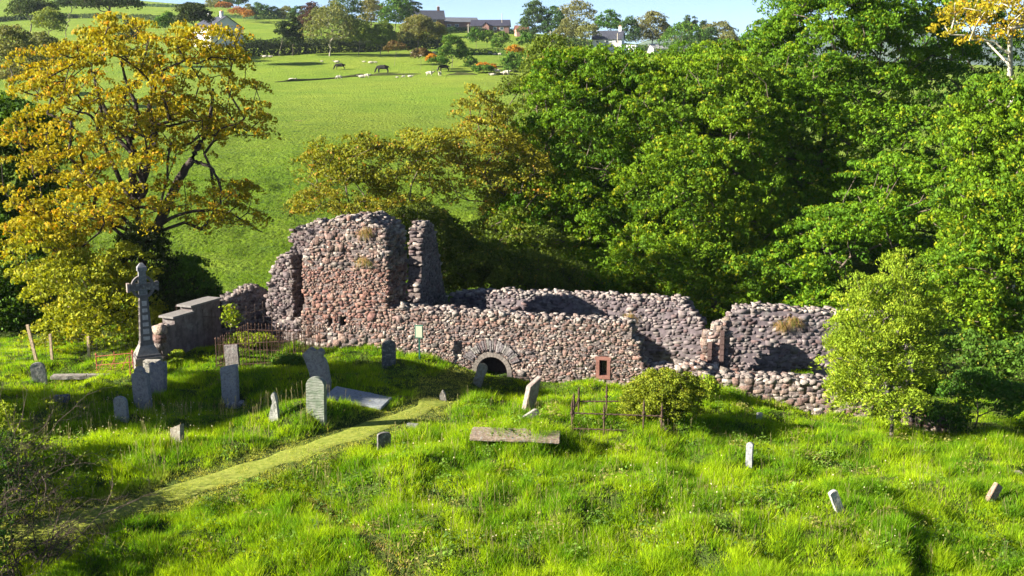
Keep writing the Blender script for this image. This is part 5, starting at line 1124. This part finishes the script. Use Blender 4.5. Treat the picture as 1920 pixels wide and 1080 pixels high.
bank('long dark bank edge crossing the pasture below the cows', [(515, 154), (560, 152), (640, 146), (700, 142), (790, 139)], .36, MB_)
bank('short dark bank edge right of the third cow', [(838, 141), (870, 140), (895, 140)], .34, MB_)
bank('dark bank edge at the right end of the pasture by the sheep', [(915, 141), (945, 140), (975, 141)], .3, MB_)
# ---- buildings
def house(name, label, px, py, Y, L, D, H, RH, yaw, wall=(.8, .8, .78), roof=(.07, .075, .10), chim=(), wins=(), door=None, gwins=(), cat='house', wallmat=None):
    x, y = gbase(px, py) if Y is None else (P(px, py, Y)[0], Y); z = gz(x, y) - .2; root = empty(name, (x, y, z), label, cat); root.rotation_euler[2] = R(yaw)
    mb = MB(); a, b = L / 2, D / 2
    V = [(-a, -b, -1), (a, -b, -1), (a, b, -1), (-a, b, -1), (-a, -b, H), (a, -b, H), (a, b, H), (-a, b, H), (-a, 0, H + RH), (a, 0, H + RH)]
    wall = tuple(.62 * q for q in wall); roof = tuple(.6 * q for q in roof)
    mb.add(V, [(0, 1, 5, 4), (2, 3, 7, 6), (1, 2, 6, 9, 5), (3, 0, 4, 8, 7), (3, 2, 1, 0)], wall); mb.build('wall', wallmat or M_PAINT, root)
    mb = MB(); t = .14; o = .35; sl = RH / b
    for s in (-1, 1):
        e = (b + o) * s; ze = H - o * sl
        V = [(-a - o, e, ze + .03), (a + o, e, ze + .03), (a + o, 0, H + RH + .03), (-a - o, 0, H + RH + .03)]; V += [(v[0], v[1], v[2] + t) for v in V]
        mb.add(V, [(0, 1, 2, 3), (4, 5, 6, 7), (0, 1, 5, 4), (1, 2, 6, 5), (3, 0, 4, 7)], roof)
    rf = mb.build('roof', M_SLATE, root)
    for cx in chim:
        mb = MB(); mb.box((cx, 0, H + RH + .35), (.45, .35, .95), 0, wall); mb.box((cx, 0, H + RH + 1.36), (.52, .42, .07), 0, (.4, .36, .33))
        for k in (-.18, .18): mb.tube([(cx + k, 0, H + RH + 1.4), (cx + k, 0, H + RH + 1.75)], .11, 6, (.45, .22, .14))
        c = mb.build('chimney', M_PAINT, rf)
    for (wx, wz, ww, wh) in wins:
        mb = MB(); mb.box((wx, -b - .02, wz), (ww / 2, .05, wh / 2), 0, (.75, .75, .73)); wn = mb.build('window', M_PAINT, root)
        mb = MB(); mb.box((wx, -b - .06, wz), (ww / 2 - .1, .03, wh / 2 - .1), 0); mb.build('pane', M_GLASS, wn)
    for (wy, wz, ww, wh) in gwins:
        mb = MB(); mb.box((a + .02, wy, wz), (.05, ww / 2, wh / 2), 0, (.75, .75, .73)); wn = mb.build('window', M_PAINT, root)
        mb = MB(); mb.box((a + .06, wy, wz), (.03, ww / 2 - .1, wh / 2 - .1), 0); mb.build('pane', M_GLASS, wn)
    if door is not None:
        mb = MB(); mb.box((door, -b - .03, 1.05), (.5, .05, 1.05), 0, (.08, .09, .12)); mb.build('door', M_PAINT, root)
    return root
BRK = (.24, .14, .12)
house('white_house', 'white gabled house with slate roof and two white chimneys behind the orange sycamore', 408, 86, None, 13, 9, 4.6, 2.9, -52, (.82, .83, .84), chim=(-4.5, 3.5), wins=[(-4, 1.6, 1.1, 1.4), (4, 1.6, 1.1, 1.4)], gwins=[(0, 4.6, 1, 1.2)])
house('brick_house', 'large brick house with slate roof and end chimneys on the skyline', 797, 50, 400, 13.0, 7.5, 3.6, 3.0, 10, BRK, chim=(-5.6, 4.8), wins=[(-4.2, 3.1, 1.3, 1.2), (-1, 3.1, 1.3, 1.2), (3, 3.1, 1.3, 1.2), (-4, 1, 1.3, 1.4), (3, 1, 1.3, 1.4)], door=0.6)
house('barn', 'low grey barn with shallow pitched roof and brick front left of the bungalow', 861, 52, 410, 12.5, 9, 2.7, 1.7, 12, (.40, .26, .22), (.16, .17, .20), wins=[(-4.4, 1.4, 1.4, 1), (-1.6, 1.4, 1.4, 1), (3.6, 1.4, 1.4, 1)], cat='barn')
bg_ = house('bungalow', 'long red-walled bungalow with dark slate roof and a porch gable on the skyline', 920, 53, 405, 13.5, 8, 2.2, 2.1, -3, BRK, (.06, .06, .09), wins=[(-4.6, 1.2, 1.3, 1.1), (4.2, 1.2, 1.3, 1.1), (1.8, 1.2, 1.2, 1.1)], door=-2.9)
mb = MB(); mb.add([(-2.6, -5.6, -.5), (-.2, -5.6, -.5), (-.2, -5.6, 2.0), (-1.4, -5.6, 3.2), (-2.6, -5.6, 2.0), (-2.6, -3.9, -.5), (-.2, -3.9, -.5), (-.2, -3.9, 2.0), (-1.4, -3.9, 3.2), (-2.6, -3.9, 2.0)], [(0, 1, 2, 3, 4), (0, 5, 9, 4), (1, 6, 7, 2)], BRK)
mb.add([(-2.8, -5.8, 1.9), (-1.4, -5.8, 3.35), (-1.4, -2.5, 3.35), (-2.8, -2.5, 1.9), (0, -5.8, 1.9), (0, -2.5, 1.9)], [(0, 1, 2, 3), (1, 4, 5, 2)], (.06, .06, .09)); mb.build('porch', M_PAINT, bg_)
house('pink_cottage', 'tiny pink cottage half hidden left of the tall blue-green tree', 978, 56, 385, 4.2, 5, 2.2, 1.5, 8, (.62, .36, .30), (.3, .14, .1), wins=[(0, 1.2, 1.1, 1)], cat='cottage')
fh = house('white_farmhouse', 'white two-storey farmhouse with slate roof and two chimneys right of centre on the hill', 1141, 84, 335, 8.6, 6, 3.7, 2.3, -14, (.80, .82, .86), chim=(-3.9, 3.4), wins=[(-2.9, 2.9, 1, .9), (0, 2.9, 1, .9), (2.9, 2.9, 1, .9), (-2.9, .9, 1, 1.1), (2.9, .9, 1, 1.1)], door=0)
mb = MB(); mb.box((6.4, 0, .7), (2.1, 2.2, 1.2), 0, (.72, .74, .78)); mb.build('extension', M_PAINT, fh)
house('white_cottage', 'small white cottage with pale roof among trees left of the round green tree', 1232, 84, 350, 4.6, 4.5, 1.8, 1.3, 20, (.8, .82, .86), (.45, .45, .46), wins=[(-1, 1, .9, .8)], cat='cottage')
for px, y0, y1, Y, lab in [(1158, 62, 92, 320, 'pale wooden utility pole in front of the white farmhouse'), (878, 45, 68, 330, 'slim utility pole left of the bungalow'), (1032, 58, 82, 320, 'pale post among trees right of the tall blue-green tree'), (941, 25, 40, 400, 'thin aerial mast on the bungalow end')]:
    a = P(px, y0, Y); b = P(px, y1, Y); o = MB(); o.tube([(0, 0, b[2] - a[2] - .5), (0, 0, 0)], .13, 6, (.36, .32, .27))
    if Y < 350: o.box((0, 0, -.5), (.7, .05, .06), 0, (.2, .18, .16))
    props(o.build('utility_pole', M_WOOD), lab, 'pole').location = a

# ---- animals
def skinned(name, verts, edges, radii, mat, colf, sub=2):
    me = bpy.data.meshes.new(name); me.from_pydata(verts, edges, []); o = bpy.data.objects.new(name, me); link(o)
    sk = o.modifiers.new('s', 'SKIN'); sk.use_smooth_shade = True
    for i, r in enumerate(radii):
        v = me.skin_vertices[0].data[i]; v.radius = (r, r) if not isinstance(r, tuple) else r; v.use_root = (i == 0)
    sb = o.modifiers.new('d', 'SUBSURF'); sb.levels = sub
    dg = bpy.context.evaluated_depsgraph_get(); ev = o.evaluated_get(dg); m2 = bpy.data.meshes.new_from_object(ev); bpy.data.objects.remove(o)
    co = np.empty(len(m2.vertices) * 3); m2.vertices.foreach_get('co', co); co = co.reshape(-1, 3)
    for a_ in list(m2.color_attributes): m2.color_attributes.remove(a_)
    a = m2.color_attributes.new('tint', 'FLOAT_COLOR', 'POINT'); c = np.ones((len(co), 4), np.float32); c[:, :3] = colf(co); a.data.foreach_set('color', c.ravel())
    m2.materials.clear(); m2.materials.append(mat); m2.name = name; return m2
# standing quadruped facing -x, grazing or alert
def quad(kind, head='graze', lying=False):
    if kind == 'cow': L, H, r, leg = .72, 1.02, .36, .075
    else: L, H, r, leg = .32, .52, .24, .035
    if lying: H = r * .95
    v = [(0, 0, H), (-L, 0, H + .02), (L, 0, H + .03), (-L - r * .7, 0, H + r * .2)]; rad = [r * 1.08, r * .95, r * .92, r * .55]; e = [(0, 1), (0, 2), (1, 3)]
    hx = -L - r * 1.5
    if head == 'graze' and not lying: hp = [(hx, 0, H * .62), (hx - r * .35, 0, H * .26), (hx - r * .75, 0, H * .07)]
    else: hp = [(hx, 0, H + r * .75), (hx - r * .45, 0, H + r * .85), (hx - r * 1.1, 0, H + r * .6)]
    for p, rr in zip(hp, (r * .42, r * .36, r * .2)): v.append(p); rad.append(rr)
    e += [(3, 4), (4, 5), (5, 6)]
    for s in (-1, 1):  # ears
        v.append((hp[1][0] + r * .15, s * r * .55, hp[1][2] + r * .25)); rad.append(r * .1); e.append((5, len(v) - 1))
    if not lying:
        for s in (-1, 1):
            for fx, dirn in ((-L, 0), (L, 1)):
                k = len(v); kx = fx + (r * .25 if dirn else 0)
                v += [(fx, s * r * .55, H - r * .75), (kx + (r * .25 if dirn else -r * .05), s * r * .55, H * .42), (kx + (r * .1 if dirn else 0), s * r * .55, .05)]; rad += [leg * 2, leg * 1.15, leg]; e += [(1 if dirn == 0 else 2, k), (k, k + 1), (k + 1, k + 2)]
    k = len(v); v += [(L + r * 1.0, 0, H + r * .35), (L + r * 1.15, 0, H - r * .6)]; rad += [leg * .7, leg * .6]; e += [(2, k), (k, k + 1)]
    return v, e, rad
def cf_sheep(co):
    c = np.broadcast_to((.36, .33, .27), (len(co), 3)).copy(); m = co[:, 0] < -.66; c[m] = (.16, .14, .12); return c
def cf_cow(co): return np.broadcast_to((.016, .014, .014), (len(co), 3))
M_COW = skinned('cow', *quad('cow'), M_FUR, cf_cow)
M_SH = [skinned('sheep', *quad('sheep'), M_FUR, cf_sheep), skinned('sheep', *quad('sheep', 'up'), M_FUR, cf_sheep), skinned('sheep', *quad('sheep', 'up', True), M_FUR, cf_sheep)]
def animal(name, me, px, py, label, cat, group, rz=0, s=1.0):
    p = G(px, py); o = bpy.data.objects.new(name, me); o.location = p; o.rotation_euler[2] = R(rz); o.scale = (s, s, s); link(o); props(o, label, cat, group)
for px, py, rz, s, lab in [(638, 131, 8, .95, 'black cow grazing furthest left in the pasture'), (718, 137, -6, 1.15, 'larger black cow grazing in the middle of the pasture just above the bank'), (833, 134, 14, .95, 'black cow grazing at the right, below the lone tree')]:
    animal('cow', M_COW, px, py, lab, 'cow', 'black cows grazing in the pasture', rz, s)
SH = [(547, 152, 2, 180, 1.15, 'sheep lying on the bank at its far left end'), (636, 149, 0, 0, 1.0, 'sheep with dark face grazing below the left cow'), (679, 146, 2, 0, 1.2, 'larger sheep lying on the bank below and left of the middle cow'), (688, 146, 1, 180, 1.0, 'sheep standing against the larger lying one on the bank'),
      (745, 146, 2, 0, .55, 'tiny lamb lying just right of the middle cow, left of two'), (757, 146, 0, 0, .6, 'tiny grazing lamb between the first lamb and a ewe'), (769, 145, 2, 180, .9, 'ewe lying at the right of the two lambs'), (805, 143, 1, 180, 1.25, 'big sheep standing side-on facing right, left of the third cow'), (825, 143, 1, 80, 1.1, 'sheep standing end-on just below the third cow'),
      (632, 118, 2, 0, 1.1, 'sheep resting above the left cow'), (604, 116, 2, 0, .6, 'tiny sheep high up left of the one above the left cow'), (683, 117, 2, 0, .7, 'small sheep lying between the left and middle cows, higher up'), (695, 119, 2, 180, 1.0, 'sheep lying just right of the small one between the cows'), (705, 119, 0, 0, .6, 'small grazing lamb right of the pair between the cows'),
      (497, 108, 2, 0, 1.1, 'sheep in hedge shade, left one of the pair below the white gable house'), (506, 108, 2, 180, 1.0, 'sheep in hedge shade, right one of the pair'), (775, 101, 2, 0, 1.0, 'sheep lying furthest left by the reddish scrub'), (782, 101, 1, 180, 1.0, 'sheep standing by the reddish scrub'), (792, 100, 2, 0, 1.0, 'sheep lying uphill right of the reddish scrub'),
      (814, 103, 0, 180, 1.1, 'sheep grazing left of the lone tree'), (790, 106, 2, 0, .9, 'sheep lying lower beside the scrub'), (920, 102, 0, 0, .8, 'small sheep grazing in the right upper field, leftmost of three'), (928, 103, 2, 0, .8, 'small sheep lying in the right upper field, middle of three'), (937, 104, 0, 180, .8, 'small sheep grazing in the right upper field, rightmost of three'),
      (924, 142, 2, 0, 1.0, 'sheep lying at the left of the group at the pasture right end'), (933, 138, 1, 0, 1.1, 'sheep standing behind the group at the pasture right end'), (942, 140, 2, 180, 1.1, 'sheep lying in the middle of the group at the pasture right end'), (949, 141, 1, 180, 1.2, 'sheep standing rightmost in the group at the pasture right end')]
for px, py, k, rz, s, lab in SH: animal('sheep', M_SH[k], px, py, lab, 'sheep', 'sheep scattered over the pasture', rz, s)

# ------------------------------------------------------------------ air
hb = MB(); hb.box((0, 600, 55), (2500, 1500, 75), 0); hz_ = plain('haze_air', (1, 1, 1)); nt = hz_.node_tree; nt.nodes.remove(nt.nodes['Principled BSDF'])
pv = nt.nodes.new('ShaderNodeVolumePrincipled'); pv.inputs['Color'].default_value = (.72, .84, 1, 1); pv.inputs['Density'].default_value = .00007; pv.inputs['Anisotropy'].default_value = .2
nt.links.new(pv.outputs[0], nt.nodes['Material Output'].inputs['Volume']); hzo = hb.build('haze', hz_); hzo['kind'] = 'stuff'
